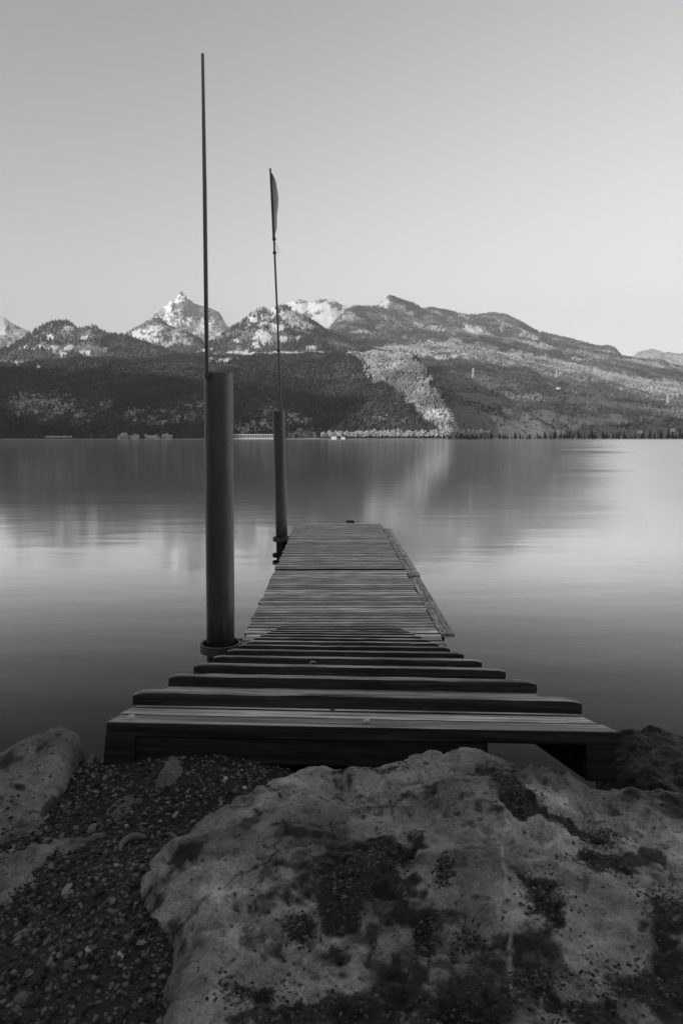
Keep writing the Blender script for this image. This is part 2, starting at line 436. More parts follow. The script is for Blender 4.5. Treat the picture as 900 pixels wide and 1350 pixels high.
M_slope = mat_mountain('forest_slope', .045, .30)
M_slope2 = mat_mountain('high_slope', .20, .30, snow_noise=.9)
M_snow = mat_mountain('snow_peak', .20, .24, snow=.85, snow_noise=2.2, sc=.6)
M_far = mat_mountain('far_range', .25, .25, snow=.6, sc=.3)
M_forest = mat_tone('forest_trees', .018, .50, .02)

rng = np.random.RandomState(3)
def sunband1(px, py):      # sunlight down the spur, painted as paler bare trees and ground
    band_ = np.interp(py, [470, 480, 500, 520, 540, 560, 575], [505, 512, 524, 552, 569, 587, 598])
    hw = np.interp(py, [470, 480, 500, 520, 540, 560, 575], [44, 44, 44, 30, 24, 17, 13])
    return np.clip(1.35 - np.abs(px - band_) / hw + .55 * fbm(px * .13, py * .2, 0, 4, 77), 0, 1)
def sunband8(px, py):  # sunlit terrace band painted into trees and ground, plus a thin meadow belt
    yb = np.interp(px, [440, 600, 640, 700, 760, 860, 900, 1050], [468, 460, 470, 480, 492, 513, 518, 535])
    y2 = np.interp(px, [540, 600, 680, 760, 900], [430, 438, 452, 468, 490])
    b2 = np.clip(1.15 - np.abs(py - y2) / 5 + .9 * fbm(px * .08, py * .2, 0, 4, 98), 0, 1) * (px > 545)
    return np.maximum(b2, np.clip(1.3 - np.abs(py - yb) / np.interp(px, [440, 600, 900], [6, 12, 12]) + .8 * fbm(px * .06, py * .16, 0, 4, 97), 0, 1))
# --- wooded lakeside slope with its terrace and the spur on the right
spur = [(-160, 492), (0, 493), (60, 489), (100, 483), (130, 479), (200, 480), (300, 478), (420, 477), (470, 473), (540, 476), (556, 484), (566, 497), (578, 520), (590, 545), (600, 566), (606, 579), (640, 584)]
def rock1(px, py, V):
    return blob(px, py, [(45, 537, 38, 16), (22, 545, 18, 12), (75, 533, 30, 12), (110, 548, 18, 8), (175, 553, 14, 12), (215, 553, 30, 10), (250, 545, 18, 14), (330, 560, 20, 12), (352, 552, 14, 16), (388, 566, 20, 16), (400, 575, 14, 10), (140, 536, 12, 8), (500, 555, 14, 8)], 3, .65)
def snow1(px, py, V):
    return blob(px, py, [(20, 484, 11, 3), (48, 486, 12, 3), (290, 478, 24, 2.0)], 5, .2)
pl = [(-160, 480), (0, 483), (60, 480), (130, 474), (200, 475), (300, 470), (420, 469), (470, 467), (540, 470), (560, 484), (600, 569), (610, 584), (640, 587)]
T1 = Terrain('mountain', 'dark wooded slope with pale cliff bands rising from the far shore', [
    (581.3 + 0 * 1.0, 1500.0) if False else ([( -160, 581.25), (640, 581.25)], [(-160, 1420), (60, 1480), (250, 1440), (330, 1520), (430, 1640), (500, 1600), (600, 1500), (640, 1500)]),
    ([(-160, 560), (590, 564), (600, 574), (606, 580.6), (640, 582)], [(-160, 1480), (60, 1540), (250, 1500), (330, 1580), (430, 1720), (500, 1660), (600, 1530), (640, 1530)]),
    (spur, [(-160, 2050), (200, 2100), (430, 2350), (520, 2200), (560, 2000), (600, 1600), (640, 1560)]),
    (pl, [(-160, 2600), (430, 2900), (540, 2800), (600, 1750), (640, 1650)]),
    ([(p[0], p[1] + 6) for p in pl], [(-160, 3000), (540, 3200), (600, 1900), (640, 1700)])],
    -160, 640, 1.6, (14, 90, 14, 6), M_slope, amp=(22, 6), fscale=(.005, .03), gully=10, seed=1, snow=snow1, rock=rock1, pinned=(0,), sunlit_meadow=lambda a, b: smooth_(.3, .6, sunband1(a, b)))
# --- slopes right of the spur, up to the long wooded ridge
band = [(380, 480), (440, 472), (480, 471), (540, 468), (600, 471), (640, 478), (700, 488), (760, 500), (800, 508), (860, 520), (900, 525), (1050, 545)]
crest8 = [(380, 470), (400, 450), (430, 437), (440, 427), (455, 411), (465, 405), (500, 404), (503, 398), (513, 391), (520, 393), (545, 401), (560, 408), (570, 407), (600, 413), (620, 416), (650, 414), (665, 416), (685, 425), (700, 434), (716, 440), (740, 446), (760, 450), (790, 458), (800, 457), (810, 460), (819, 471), (850, 476), (870, 475), (885, 483), (900, 485), (1050, 505)]
def snow8(px, py, V):
    return blob(px, py, [(508, 402, 7, 8), (528, 405, 9, 5), (484, 441, 20, 3), (499, 434, 6, 4), (578, 411, 4, 3), (603, 418, 10, 4), (615, 420, 5, 3), (594, 422, 3, 5), (609, 421, 10, 2), (616, 432, 8, 6), (704, 444, 10, 9), (450, 468, 34, 3.4), (500, 467, 34, 3.4), (540, 469, 24, 3.2), (583, 471, 18, 4.0), (470, 440, 16, 3), (628, 436, 10, 8), (660, 434, 6, 8), (690, 440, 6, 7), (772, 476, 12, 1.8), (760, 474, 5, 2), (445, 452, 16, 3), (430, 461, 13, 3), (540, 413, 6, 3)], 8, .45)
def rock8(px, py, V):
    return blob(px, py, [(483, 415, 10, 9), (530, 422, 20, 14), (600, 437, 40, 6), (460, 425, 8, 7), (545, 440, 26, 6), (512, 402, 12, 10)], 12, .6)
T8 = Terrain('mountain', 'long wooded ridge falling to the right above the pale terraces', [
    ([(380, 581.2), (1050, 581.2)], [(380, 1750), (600, 1750), (760, 1720), (1050, 1640)]),
    ([(380, 566), (640, 560), (700, 562), (760, 572), (1050, 575)], [(380, 1900), (600, 1900), (1050, 1760)]),
    (band, [(380, 3500), (600, 4000), (760, 4100), (1050, 3700)]),
    ([(p[0], p[1] - 16) for p in band], [(380, 4300), (600, 5100), (760, 5200), (1050, 4600)]),
    ([(380, 460), (440, 447), (480, 440), (540, 440), (600, 440), (640, 442), (700, 450), (760, 462), (820, 477), (900, 493), (1050, 512)], [(380, 4900), (600, 6400), (760, 6500), (1050, 5700)]),
    (crest8, [(380, 5600), (470, 6200), (540, 7300), (600, 7900), (760, 8000), (1050, 7000)]),
    ([(p[0], p[1] + 12) for p in crest8], [(380, 6300), (600, 8600), (760, 8700), (1050, 7700)])],
    380, 1050, 1.4, (10, 60, 22, 26, 50, 8), M_slope2, amp=(26, 8), fscale=(.0035, .02), gully=16, seed=5, snow=snow8, rock=rock8, pinned=(0, 5), sunlit_meadow=lambda a, b: smooth_(.3, .7, sunband8(a, b)), dust=.46)
# --- knob hill on the left
crest2 = [(-160, 470), (0, 463), (15, 458), (25, 450), (37, 441), (50, 435), (60, 429), (68, 426), (80, 424.5), (90, 425), (96, 428), (101, 432), (112, 433), (118, 430.5), (128, 432), (136, 437), (143, 441), (165, 443), (200, 455), (230, 466), (250, 476), (300, 484)]
def snow2(px, py, V):
    return blob(px, py, [(42, 462, 18, 2.6), (70, 463, 9, 5), (78, 470, 6, 6), (90, 459, 5, 3), (93, 434, 6, 3), (133, 444, 4, 3), (62, 446, 8, 4), (20, 484, 12, 3), (48, 485, 12, 4), (110, 467, 6, 5), (108, 447, 4, 3), (136, 463, 3, 3)], 18, .5)
T2 = Terrain('mountain', 'rounded wooded hill with small snow meadows, at the left', [
    ([(-160, 492), (300, 492)], 2700.0), ([(-160, 478), (60, 474), (200, 476), (300, 488)], 3000.0), (crest2, 3700.0), ([(p[0], p[1] + 12) for p in crest2], 4100.0)],
    -160, 300, 1.4, (18, 60, 6), M_slope2, amp=(24, 8), fscale=(.004, .02), gully=14, seed=9, snow=snow2, pinned=(0, 2), dust=.40, rock=lambda a, b, V: blob(a, b, [(45, 450, 20, 7), (90, 450, 30, 9)], 2, .5))
# --- snowy wooded hill left of centre
crest6 = [(160, 484), (230, 474), (262, 462), (275, 453), (287, 445), (300, 436), (315, 426), (328, 418), (333, 411), (345, 406), (352, 407), (358, 410), (366, 405), (375, 404), (392, 412), (410, 423), (430, 436), (460, 450), (520, 470)]
def snow6(px, py, V):
    return blob(px, py, [(335, 423, 9, 4), (347, 430, 11, 5), (360, 437, 7, 7), (345, 445, 11, 6), (352, 452, 9, 4), (370, 433, 9, 5), (337, 458, 5, 5), (318, 465, 10, 4), (312, 452, 6, 3), (372, 465, 6, 4), (330, 468, 44, 3), (390, 468, 50, 3), (440, 468, 30, 3), (372, 447, 5, 4), (378, 415, 16, 7), (360, 411, 9, 5), (388, 425, 12, 8), (404, 430, 9, 7), (352, 420, 10, 5), (410, 460, 8, 4), (250, 468, 20, 3), (270, 464, 10, 4), (262, 452, 8, 3), (395, 445, 6, 2)], 28, .35)
T6 = Terrain('mountain', 'wooded hill broken by bright snow meadows, left of the centre', [
    ([(160, 487), (520, 487)], 2900.0), ([(160, 480), (520, 470)], 3300.0), (crest6, [(160, 3900), (340, 4400), (520, 4300)]), ([(p[0], p[1] + 12) for p in crest6], 5000.0)],
    160, 520, 1.3, (14, 70, 6), M_slope2, amp=(22, 8), fscale=(.004, .02), gully=12, seed=14, snow=snow6, pinned=(0, 2), dust=.46)
# --- rocky lump below the peak
crest3 = [(130, 470), (160, 446), (165, 441), (172, 435), (182, 430), (192, 424), (205, 420), (214, 421), (222, 428), (235, 433), (250, 441), (262, 447), (275, 456), (300, 470)]
T3 = Terrain('mountain', 'snow streaked rocky shoulder with dark firs, below the sharp peak', [
    ([(130, 482), (300, 482)], 4200.0), (crest3, 5000.0), ([(p[0], p[1] + 12) for p in crest3], 5500.0)],
    130, 300, 1.2, (50, 6), M_slope2, amp=(26, 12), fscale=(.005, .02), gully=26, seed=19, pinned=(0, 1),
    snow=lambda a, b, V: blob(a, b, [(190, 445, 20, 5), (200, 452, 26, 4), (178, 444, 8, 6), (228, 441, 16, 6), (240, 452, 16, 6), (200, 434, 20, 4), (225, 455, 12, 4)], 33, .9), rock=lambda a, b, V: blob(a, b, [(195, 438, 40, 20)], 1, .6))
# --- sharp snow peak and the left snow shoulder
crest4 = [(120, 470), (165, 446), (185, 431), (196, 421), (206, 412), (214, 405), (222, 400), (226, 395), (229, 397), (232, 395), (234, 391), (235.5, 387), (237, 384.5), (240, 384), (241.5, 386), (242.5, 393), (245, 396), (249, 394), (252, 396), (256, 400), (262, 402), (266, 403), (271, 405), (277, 406), (283, 409), (288, 411), (291, 414), (293, 422), (298, 428), (310, 440), (340, 452)]
T4 = Terrain('mountain', 'sharp snow covered rock peak with a thumb shaped summit', [
    ([(120, 474), (340, 474)], 6200.0), ([(120, 472), (165, 455), (230, 432), (300, 450), (340, 458)], 7000.0), (crest4, 8200.0), ([(p[0], p[1] + 25) for p in crest4], 9000.0)],
    120, 340, .5, (20, 120, 8), M_snow, amp=(80, 45), fscale=(.0026, .014), gully=80, seed=23, pinned=(0, 2),
    snow=lambda a, b, V: np.clip(.66 + .35 * fbm(a * .09, b * .12, 0, 4, 4) + .75 * fbm((b - a * .62) * .33, (a + b * .6) * .05, 0, 5, 14, gain=.65) - .55 * blob(a, b, [(240, 392, 5, 8), (250, 402, 12, 6), (238, 410, 12, 8), (252, 416, 16, 7), (288, 417, 8, 9), (208, 416, 8, 4)], 3, .3), 0, 1),
    rock=lambda a, b, V: np.full_like(a, .8))
crest5 = [(-160, 440), (-60, 420), (-20, 414), (0, 417), (6, 418), (12, 423), (20, 428), (30, 433), (40, 437), (60, 448), (90, 462)]
T5 = Terrain('mountain', 'smooth snow shoulder with thin dark rock bands, at the far left', [
    ([(-160, 474), (90, 474)], 5200.0), (crest5, 6600.0), ([(p[0], p[1] + 20) for p in crest5], 7600.0)],
    -160, 90, 1.2, (60, 6), M_snow, amp=(40, 12), fscale=(.003, .012), gully=20, seed=27, pinned=(0, 1),
    snow=lambda a, b, V: np.clip(.95 - .7 * blob(a, b, [(5, 450, 14, 3), (12, 432, 4, 9), (30, 432, 12, 2), (0, 455, 10, 4)], 3, .7), 0, 1), rock=lambda a, b, V: np.full_like(a, .8))
crest7 = [(310, 430), (330, 415), (350, 408), (370, 402), (380, 399), (388, 396.5), (398, 395.5), (406, 398), (414, 396), (422, 394.5), (436, 395), (444, 398), (450, 402), (458, 403), (466, 402), (476, 404), (500, 412), (540, 430)]
T7 = Terrain('mountain', 'broad white snow dome behind the wooded hills', [
    ([(310, 450), (540, 450)], 6500.0), (crest7, 7800.0), ([(p[0], p[1] + 20) for p in crest7], 8600.0)],
    310, 540, 1.0, (60, 6), M_snow, amp=(45, 12), fscale=(.003, .014), gully=18, seed=37, pinned=(0, 1),
    snow=lambda a, b, V: np.clip(.95 + .2 * fbm(a * .1, b * .1, 0, 3, 2) - .6 * blob(a, b, [(398, 398, 10, 3), (372, 406, 8, 4), (422, 412, 6, 3), (445, 404, 12, 6), (408, 415, 5, 5), (425, 398, 8, 2)], 3, .8), 0, 1), rock=lambda a, b, V: np.full_like(a, .6))
crest9 = [(780, 480), (815, 473), (835, 473), (842, 468), (852, 465.5), (866, 463), (874, 464), (879, 467), (888, 465.5), (900, 467), (950, 466), (1050, 475)]
T9 = Terrain('mountain', 'pale distant range at the right edge', [
    ([(780, 500), (1050, 505)], 8000.0), (crest9, 9000.0), ([(p[0], p[1] + 10) for p in crest9], 9500.0)],
    780, 1050, 1.5, (40, 6), M_far, amp=(120, 40), fscale=(.001, .006), gully=60, seed=41, pinned=(0, 1), snow=lambda a, b, V: np.full_like(a, .56))

# --- forests (far off woods that read as one mass)
def gsize(P, lo, hi): return lo + (hi - lo) * rng.rand(len(P)) ** 1.3
P, px, py = T1.scatter(80000, rng, lambda a, b, s, r, V: (1 - .86 * (r > .42) * (fbm(V[..., 0] * .03, V[..., 1] * .03, V[..., 2] * .03, 3, 61) > -.12)) * (1 - .9 * (s > .5)) * (.55 + .6 * fbm(V[..., 0] * .012, V[..., 1] * .012, V[..., 2] * .012, 3, 6)) * (b < 580))
pl_ = sunband1(px, py); isb = (rng.rand(len(P)) < .30 + .68 * (pl_ > .45)) | (fbm(P[:, 0] * .01, P[:, 1] * .01, 0, 3, 2) > .22)
tone = np.where(isb, np.where((pl_ > .45) & (rng.rand(len(P)) < .94), (.66 + .12 * rng.rand(len(P))) * (1.1 + .5 * fbm(P[:, 0] * .012, P[:, 1] * .012, P[:, 2] * .012, 3, 8)), .06 + .18 * rng.rand(len(P))), .01 + .08 * rng.rand(len(P)))
tone = tone * np.clip(1 + 1.0 * fbm(P[:, 0] * .006, P[:, 1] * .006, P[:, 2] * .01, 4, 67), .4, 1.5)
hgt = gsize(P, 6, 14) * np.where(isb, .85, 1)
build_forest('forest', 'mixed bare and evergreen forest covering the lakeside slope', [(P[isb], hgt[isb], tone[isb], 'b'), (P[~isb], hgt[~isb] * 1.15, tone[~isb], 'c')], M_forest, 5)
P, px, py = T8.scatter(130000, rng, lambda a, b, s, r, V: (1 - .88 * smooth_(.44, .62, s + .25 * (fbm(a * .5, b * .7, 0, 3, 55)))) * (1 - .7 * (r > .6)) * np.clip(.42 + 2.0 * fbm(V[..., 0] * .004, V[..., 1] * .003, V[..., 2] * .006, 5, 16, gain=.6), .06, 1) * (b < 580.2) * (1 - .85 * ((np.abs(b - 556 - 4 * np.sin(a * .05)) < 6) & (a > 600) & (a < 735))))
pl_ = sunband8(px, py); rr = rng.rand(len(P))
isb = (pl_ > .5) & (rr < .85) | (fbm(P[:, 0] * .006, P[:, 1] * .006, 0, 4, 12) > np.where(py > 455, .08, .3))
tone = np.where(isb, np.where(pl_ > .5, .62 + .3 * rng.rand(len(P)), .30 + .35 * rng.rand(len(P))), .10 + .22 * rng.rand(len(P)) ) * np.interp(P[:, 1], [1900, 2600], [.45, 1])
tone = tone * np.clip(1 + 1.3 * fbm(P[:, 0] * .0035, P[:, 1] * .0025, P[:, 2] * .006, 4, 66), .4, 1.6)
hgt = gsize(P, 8, 16) * np.interp(P[:, 1], [1700, 3000, 8000], [.75, 1.1, 2.0])
build_forest('forest', 'forest with belts tinted sunlit pale covering the long ridge', [(P[isb], hgt[isb], tone[isb], 'b'), (P[~isb], hgt[~isb] * 1.2, tone[~isb], 'c')], M_forest, 6)
gr = []
for T, n, f in ((T2, 9000, 1), (T6, 11000, 1), (T3, 2600, 1)):
    P, px, py = T.scatter(n, rng, lambda a, b, s, r, V: (1 - .93 * smooth_(.44, .62, s + .25 * (fbm(a * .5, b * .7, 0, 3, 55)))) * (.45 + 1.1 * fbm(V[..., 0] * .006, V[..., 1] * .006, V[..., 2] * .01, 4, 26)) * np.where(r > .5, .4, 1))
    isb = fbm(P[:, 0] * .006, P[:, 1] * .006, 0, 4, 12) > np.where(py > 455, .05, .35)
    tone = np.where(isb, .08 + .26 * rng.rand(len(P)), .02 + .09 * rng.rand(len(P))); hgt = gsize(P, 12, 23)
    gr += [(P[isb], hgt[isb], tone[isb], 'b'), (P[~isb], hgt[~isb] * 1.2, tone[~isb], 'c')]
P, px, py = T7.scatter(500, rng, lambda a, b, s, r, V: (s < .55) * 1.0); gr.append((P, gsize(P, 14, 24), .05 + .1 * rng.rand(len(P)), 'c'))
build_forest('forest', 'dark fir forest on the snowy upper hills', gr, M_forest, 7)

# --- unseen valley side, shaped to cast shade, behind and left of the camera (keeps the sun off the lake and the pier)
def shade_hills():
    q = np.arange(-2600, 2200, 25.0); V = []; 
    top = np.interp(q, [-2600, -1290, -1240, -1180, -905, -870, -600, 0, 600, 2200], [580, 580, 560, 320, 330, 660, 740, 700, 420, 300])
    for t, hf in ((-1, 0), (-.6, .45), (-.3, .8), (0, 1), (.25, .8), (.6, .4), (1, 0)):
        p = -1250 - t * 700
        dx_, dy_ = math.sin(SUN_AZ), math.cos(SUN_AZ)
        V.append(np.stack([-dx_ * p - dy_ * q, -dy_ * p + dx_ * q, top * hf + 20 * fbm(q * .01, q * 0 + t * 3, 0, 4, 3) * (hf > 0) * (hf < 1)], -1))
    V = np.array(V)[::-1]; r, c = V.shape[:2]
    i0 = (np.arange(r - 1)[:, None] * c + np.arange(c - 1)[None, :]).ravel()
    o = np_mesh('hills', V.reshape(-1, 3), np.stack([i0, i0 + 1, i0 + c + 1, i0 + c], -1), 4, M_slope, smooth=True)
    tag(o, 'unseen valley side shaped to cast shade, behind the viewer', None, None, 'structure')
    # unseen bank added right behind the pier to cut the sky light
    x = np.arange(-160, 161, 5.0); V = []
    for k, (y, h) in enumerate(((-9, 1.2), (-14, 3), (-24, 8), (-45, 20), (-80, 34), (-110, 34), (-150, 0))):
        bend = -.0012 * x * x * 0 + np.abs(x) * .12
        V.append(np.stack([x, y + bend * 0 + 0 * x, h * (1 + .25 * fbm(x * .03, x * 0 + k * .4, 0, 3, 5))], -1))
    V = np.array(V)[::-1]; r, c = V.shape[:2]
    i0 = (np.arange(r - 1)[:, None] * c + np.arange(c - 1)[None, :]).ravel()
    o = np_mesh('shade_bank', V.reshape(-1, 3), np.stack([i0, i0 + c, i0 + c + 1, i0 + 1], -1), 4, M_slope, smooth=True)
    tag(o, 'unseen bank added behind the viewer to cut the sky light', None, None, 'structure')
shade_hills()

# ---------------------------------------------------------------- lake and its far strand
o = from_pydata('lake_water', [(-4500, 0.6, 0), (4500, 0.6, 0), (4500, 3500, 0), (-4500, 3500, 0), (-4500, -2200, 0), (4500, -2200, 0)], [(0, 1, 2, 3), (4, 5, 1, 0)], mat_water())
tag(o, 'calm long exposure lake surface', None, None, 'structure')
M_strand = mat_plain('strand_stone', .34, .9)
sh = []
pxs = np.arange(-160, 1051, 4.0)
dd = np.interp(pxs, [-160, 60, 250, 330, 430, 500, 600, 640, 700, 1050], [1405, 1465, 1425, 1505, 1600, 1560, 1470, 1560, 1640, 1600])
up = np.stack([(pxs - 450) / 905 * dd, dd, np.full_like(dd, -.3)], -1)
lo = up * np.array([1.03, 1.03, 0]) + np.array([0, 0, 3.0]); V = np.concatenate([up, lo]); n = len(pxs)
far = up * np.array([1.25, 1.25, 0]) + np.array([0, 0, 4.0]); V = np.concatenate([V, far])
i0 = np.arange(n - 1); fc = np.concatenate([np.stack([i0, i0 + 1, i0 + n + 1, i0 + n], -1), np.stack([i0 + n, i0 + n + 1, i0 + 2 * n + 1, i0 + 2 * n], -1)])
tag(np_mesh('strand', V, fc, 4, M_strand), 'thin pale strand along the foot of the far slopes', None, None, 'structure')

# ---------------------------------------------------------------- shore trees: individuals
M_suntwig = mat_tone('sunlit_twigs', .25, .7, .2); M_bark = mat_plain('bark', .08, .9); M_dark = mat_tone('dark_needles', .015, .06, .2)  # bare twigs coloured paler to carry the sunlight on the shore row
def crown_mesh(name, seed, kind):
    r = np.random.RandomState(seed); V = []; Fc = []; T = []; b = 0
    n = 46 if kind == 'b' else 40
    for k in range(n):
        if kind == 'b':
            d = r.randn(3); d /= np.linalg.norm(d); c = d * np.array([.30, .30, .36]) * r.rand() ** .45 + np.array([0, 0, .6]); s = .05 + .05 * r.rand()
        else:
            z = .12 + .85 * (k / n); rad = .2 * (1 - z) + .01; a = r.rand() * 6.28; c = np.array([rad * .7 * math.cos(a), rad * .7 * math.sin(a), z]); s = .035 + .09 * (1 - z)
        v, f = ICO0; vv = v * s * (1 + .3 * r.randn(len(v), 1)) * np.array([1, 1, .8 if kind == 'b' else .5]) + c
        V.append(vv); Fc.append(f + b); b += len(v); T.append(np.full(len(v), r.rand()))
    me = np_mesh(name, np.concatenate(V), np.concatenate(Fc), 3, M_suntwig if kind == 'b' else M_dark, {'tone': np.concatenate(T)})
    return me
def make_tree(name, seed, kind):
    root = empty(name, (0, 0, 0))
    cr = crown_mesh('crown', seed, kind); cr.parent = root
    bm = bmesh.new(); tube(bm, (0, 0, 0), (0, 0, .62), .028, .012, 7)
    for k in range(5):
        a = k * 1.3 + seed; tube(bm, (0, 0, .25 + .06 * k), (.17 * math.cos(a), .17 * math.sin(a), .5 + .07 * k), .012, .004, 5)
    bm_obj('trunk', bm, M_bark, root); return root
def copy_tree(o, parent=None):
    c = o.copy(); col.objects.link(c); c.parent = parent
    for ch in list(o.children): copy_tree(ch, c)
    return c
protoB = [make_tree('bare_tree', s, 'b') for s in (1, 2, 3)]; protoC = [make_tree('fir_tree', s, 'c') for s in (4, 5)]
usedp = set()
def put_tree(kind, px, depth, z, h, label, grp, r):
    pr = (protoB if kind == 'b' else protoC); p = pr[r.randint(0, len(pr))]
    o = p if p.name not in usedp else copy_tree(p); usedp.add(p.name)
    o.location = (sl(px, 580)[0] * depth, depth, z); o.scale = (h * (.85 + .4 * r.rand()),) * 2 + (h,); o.rotation_euler = (0, 0, r.rand() * 6.28)
    tag(o, label, 'tree', grp)
r = np.random.RandomState(11)
for k in range(96):
    px = 424 + k * 2.3 + r.randn() * .8
    d = np.interp(px, [430, 500, 600, 640, 700], [1625, 1585, 1500, 1590, 1670]) + 6 * r.randn()
    put_tree('b', px, d, 1.5, 14 + 9 * r.rand(), 'bare tree tinted sunlit pale in the row along the far shore', 'pale bare trees along the far shore', r)
for k in range(110):
    px = 590 + k * 2.95 + 2.4 * r.randn()
    d = np.interp(px, [430, 500, 600, 640, 700, 1050], [1600, 1560, 1478, 1568, 1648, 1608]) + 4 * r.randn()
    put_tree('c', px, d, 1.0, 7 + 15 * r.rand() ** 1.4 * (.7 if px < 700 else 1.15), 'dark fir in the shaded row along the far shore', 'dark firs along the far shore', r)

# ---------------------------------------------------------------- far buildings, gallery, masts
M_wall = mat_plain('render_wall', .62, .85); M_roof = mat_plain('roof_tiles', .10, .85); M_conc = mat_plain('concrete', .42, .85); M_glass = mat_plain('window_glass', .03, .2, .5)
def house(px, py, depth, wd, dp, ht, label, rz=0.0, cat='house', floors=2):
    p = at(px, py, depth); root = empty('house', (p.x, p.y, p.z), rz)
    bm = bmesh.new(); box(bm, (0, 0, ht / 2 - 1), (wd, dp, ht + 2)); bm_obj('wall', bm, M_wall, root)
    rh = wd * .28; e = .7
    v = [(-wd / 2 - e, -dp / 2 - e, ht - .2), (wd / 2 + e, -dp / 2 - e, ht - .2), (wd / 2 + e, dp / 2 + e, ht - .2), (-wd / 2 - e, dp / 2 + e, ht - .2), (0, -dp / 2 - e, ht + rh), (0, dp / 2 + e, ht + rh)]
    from_pydata('roof', v, [(0, 1, 4), (2, 3, 5), (1, 2, 5, 4), (3, 0, 4, 5), (3, 2, 1, 0)], M_roof, root)
    for f in range(floors):
        for k in (-1, 0, 1):
            bm = bmesh.new(); box(bm, (k * wd * .29, -dp / 2 - .03, ht * (f + .5) / floors), (wd * .12, .1, ht / floors * .42)); bm_obj('window', bm, M_glass, root)
    tag(root, label, cat)
house(281.5, 472, 3050, 20, 14, 19, 'tall pale house on the terrace just right of the near flagpole', .2, floors=4)
house(483, 468.5, 2980, 18, 13, 8, 'low gabled house on the snowy terrace edge above the spur', -.2)
house(263, 468, 3200, 13, 11, 8, 'small pale house among the snow meadows left of the near flagpole', .3)
house(578, 473, 3050, 14, 10, 6, 'small farmhouse alone on the snow field right of the spur top')
house(507, 571.5, 1630, 15, 8, 5, 'pale flat shed in the woods above the sunlit shore trees')
house(440, 578.5, 1590, 12, 9, 6, 'white house at the water near the left end of the sunlit trees')
house(452, 578.5, 1590, 9, 8, 4.5, 'small white boathouse beside the white house on the far shore')
house(735, 512.5, 2350, 10, 9, 5, 'little farmhouse among the pale terraces on the right')
house(843, 570, 1680, 9, 9, 6, 'pale house in the dark shore woods at the right')
house(886, 568, 1680, 8, 8, 7, 'pale house closest to the right edge in the shore woods')
# road gallery with openings
def gallery(px0, px1, depth, label, name='road_gallery'):
    a = at(px0, 577.6, depth); b = at(px1, 577.6, depth); L = b.x - a.x; root = empty(name, (a.x, a.y, a.z))
    bm = bmesh.new(); box(bm, (L / 2, 4, 7.6), (L, 9, 1.6)); bm_obj('roof', bm, M_conc, root)
    bm = bmesh.new(); box(bm, (L / 2, 4, -.8), (L, 9, 2.4)); bm_obj('base', bm, M_conc, root)
    bm = bmesh.new(); box(bm, (L / 2, 8.2, 3.6), (L, .5, 6.4)); bm_obj('back_wall', bm, M_roof, root)
    n = int(L / 5.2)
    for k in range(n + 1):
        bm = bmesh.new(); box(bm, (k * L / n, 0, 3.6), (1.5, .9, 6.4)); bm_obj('pier', bm, M_conc, root)
    tag(root, label, 'gallery')
gallery(300, 362, 1470, 'pale concrete road gallery with a row of openings between the two steel piles')
def train():
    a = at(61, 579.3, 1445); root = empty('train', (a.x, a.y, 4.0))
    for k in range(4):
        bm = bmesh.new(); box(bm, (6 + k * 14, 0, 1.9), (13.2, 3, 3.2), bev=.3); c = bm_obj('carriage', bm, M_wall, root)
        for j in range(5):
            bm = bmesh.new(); box(bm, (1.6 + k * 14 + j * 2.2, -1.53, 2.4), (1.4, .1, 1.1)); bm_obj('window', bm, M_glass, c)
    tag(root, 'pale train of four carriages running along the far shore at the left', 'train')
train()
M_boulder_far = mat_plain('pale_stone', .42, .9)
def rock_mesh(name, mat, r, sub=2, scale=(1, 1, 1), jag=.25, seed=0, parent=None, freq=1.3, flat=False):
    bm = bmesh.new(); bmesh.ops.create_icosphere(bm, subdivisions=sub, radius=1)
    for v in bm.verts:
        p = v.co.normalized(); q = p * freq + Vector((seed * 7.3, seed * 3.1, 1.7))
        d = 1 + jag * mnoise.fractal(q, 1.0, 2.0, 6) + jag * .5 * abs(mnoise.noise(q * 2.1))
        co = p * d
        co = Vector([math.copysign(abs(c) ** .75, c) for c in co]); v.co = Vector((co.x * scale[0] * r, co.y * scale[1] * r, co.z * scale[2] * r))
    o = bm_obj(name, bm, mat, parent, smooth=True, angle=60); return o
rk_lab = ['largest pale outcrop at the far waterline, left of the near pile', 'second pale outcrop at the far waterline, just right of the largest one', 'long low pale outcrop at the far waterline left of the near pile', 'pale outcrop at the far waterline closest to the near pile']
for k, (px, s, sx) in enumerate(((163, 7.5, 1.0), (178, 6.5, 1.1), (201, 5, 2.4), (221, 6.5, 1.2))):
    o = rock_mesh('rock_outcrop', M_boulder_far, s, 4, (sx, .8, .9), 1.6, k + 40)
    q = onz(px, 581.3, 0); d = 1455; o.location = (sl(px, 580)[0] * d, d, 3.5); tag(o, rk_lab[k], 'rock', 'pale rocks at the far waterline')
M_mast = mat_plain('galvanised_lattice', .6, .6)
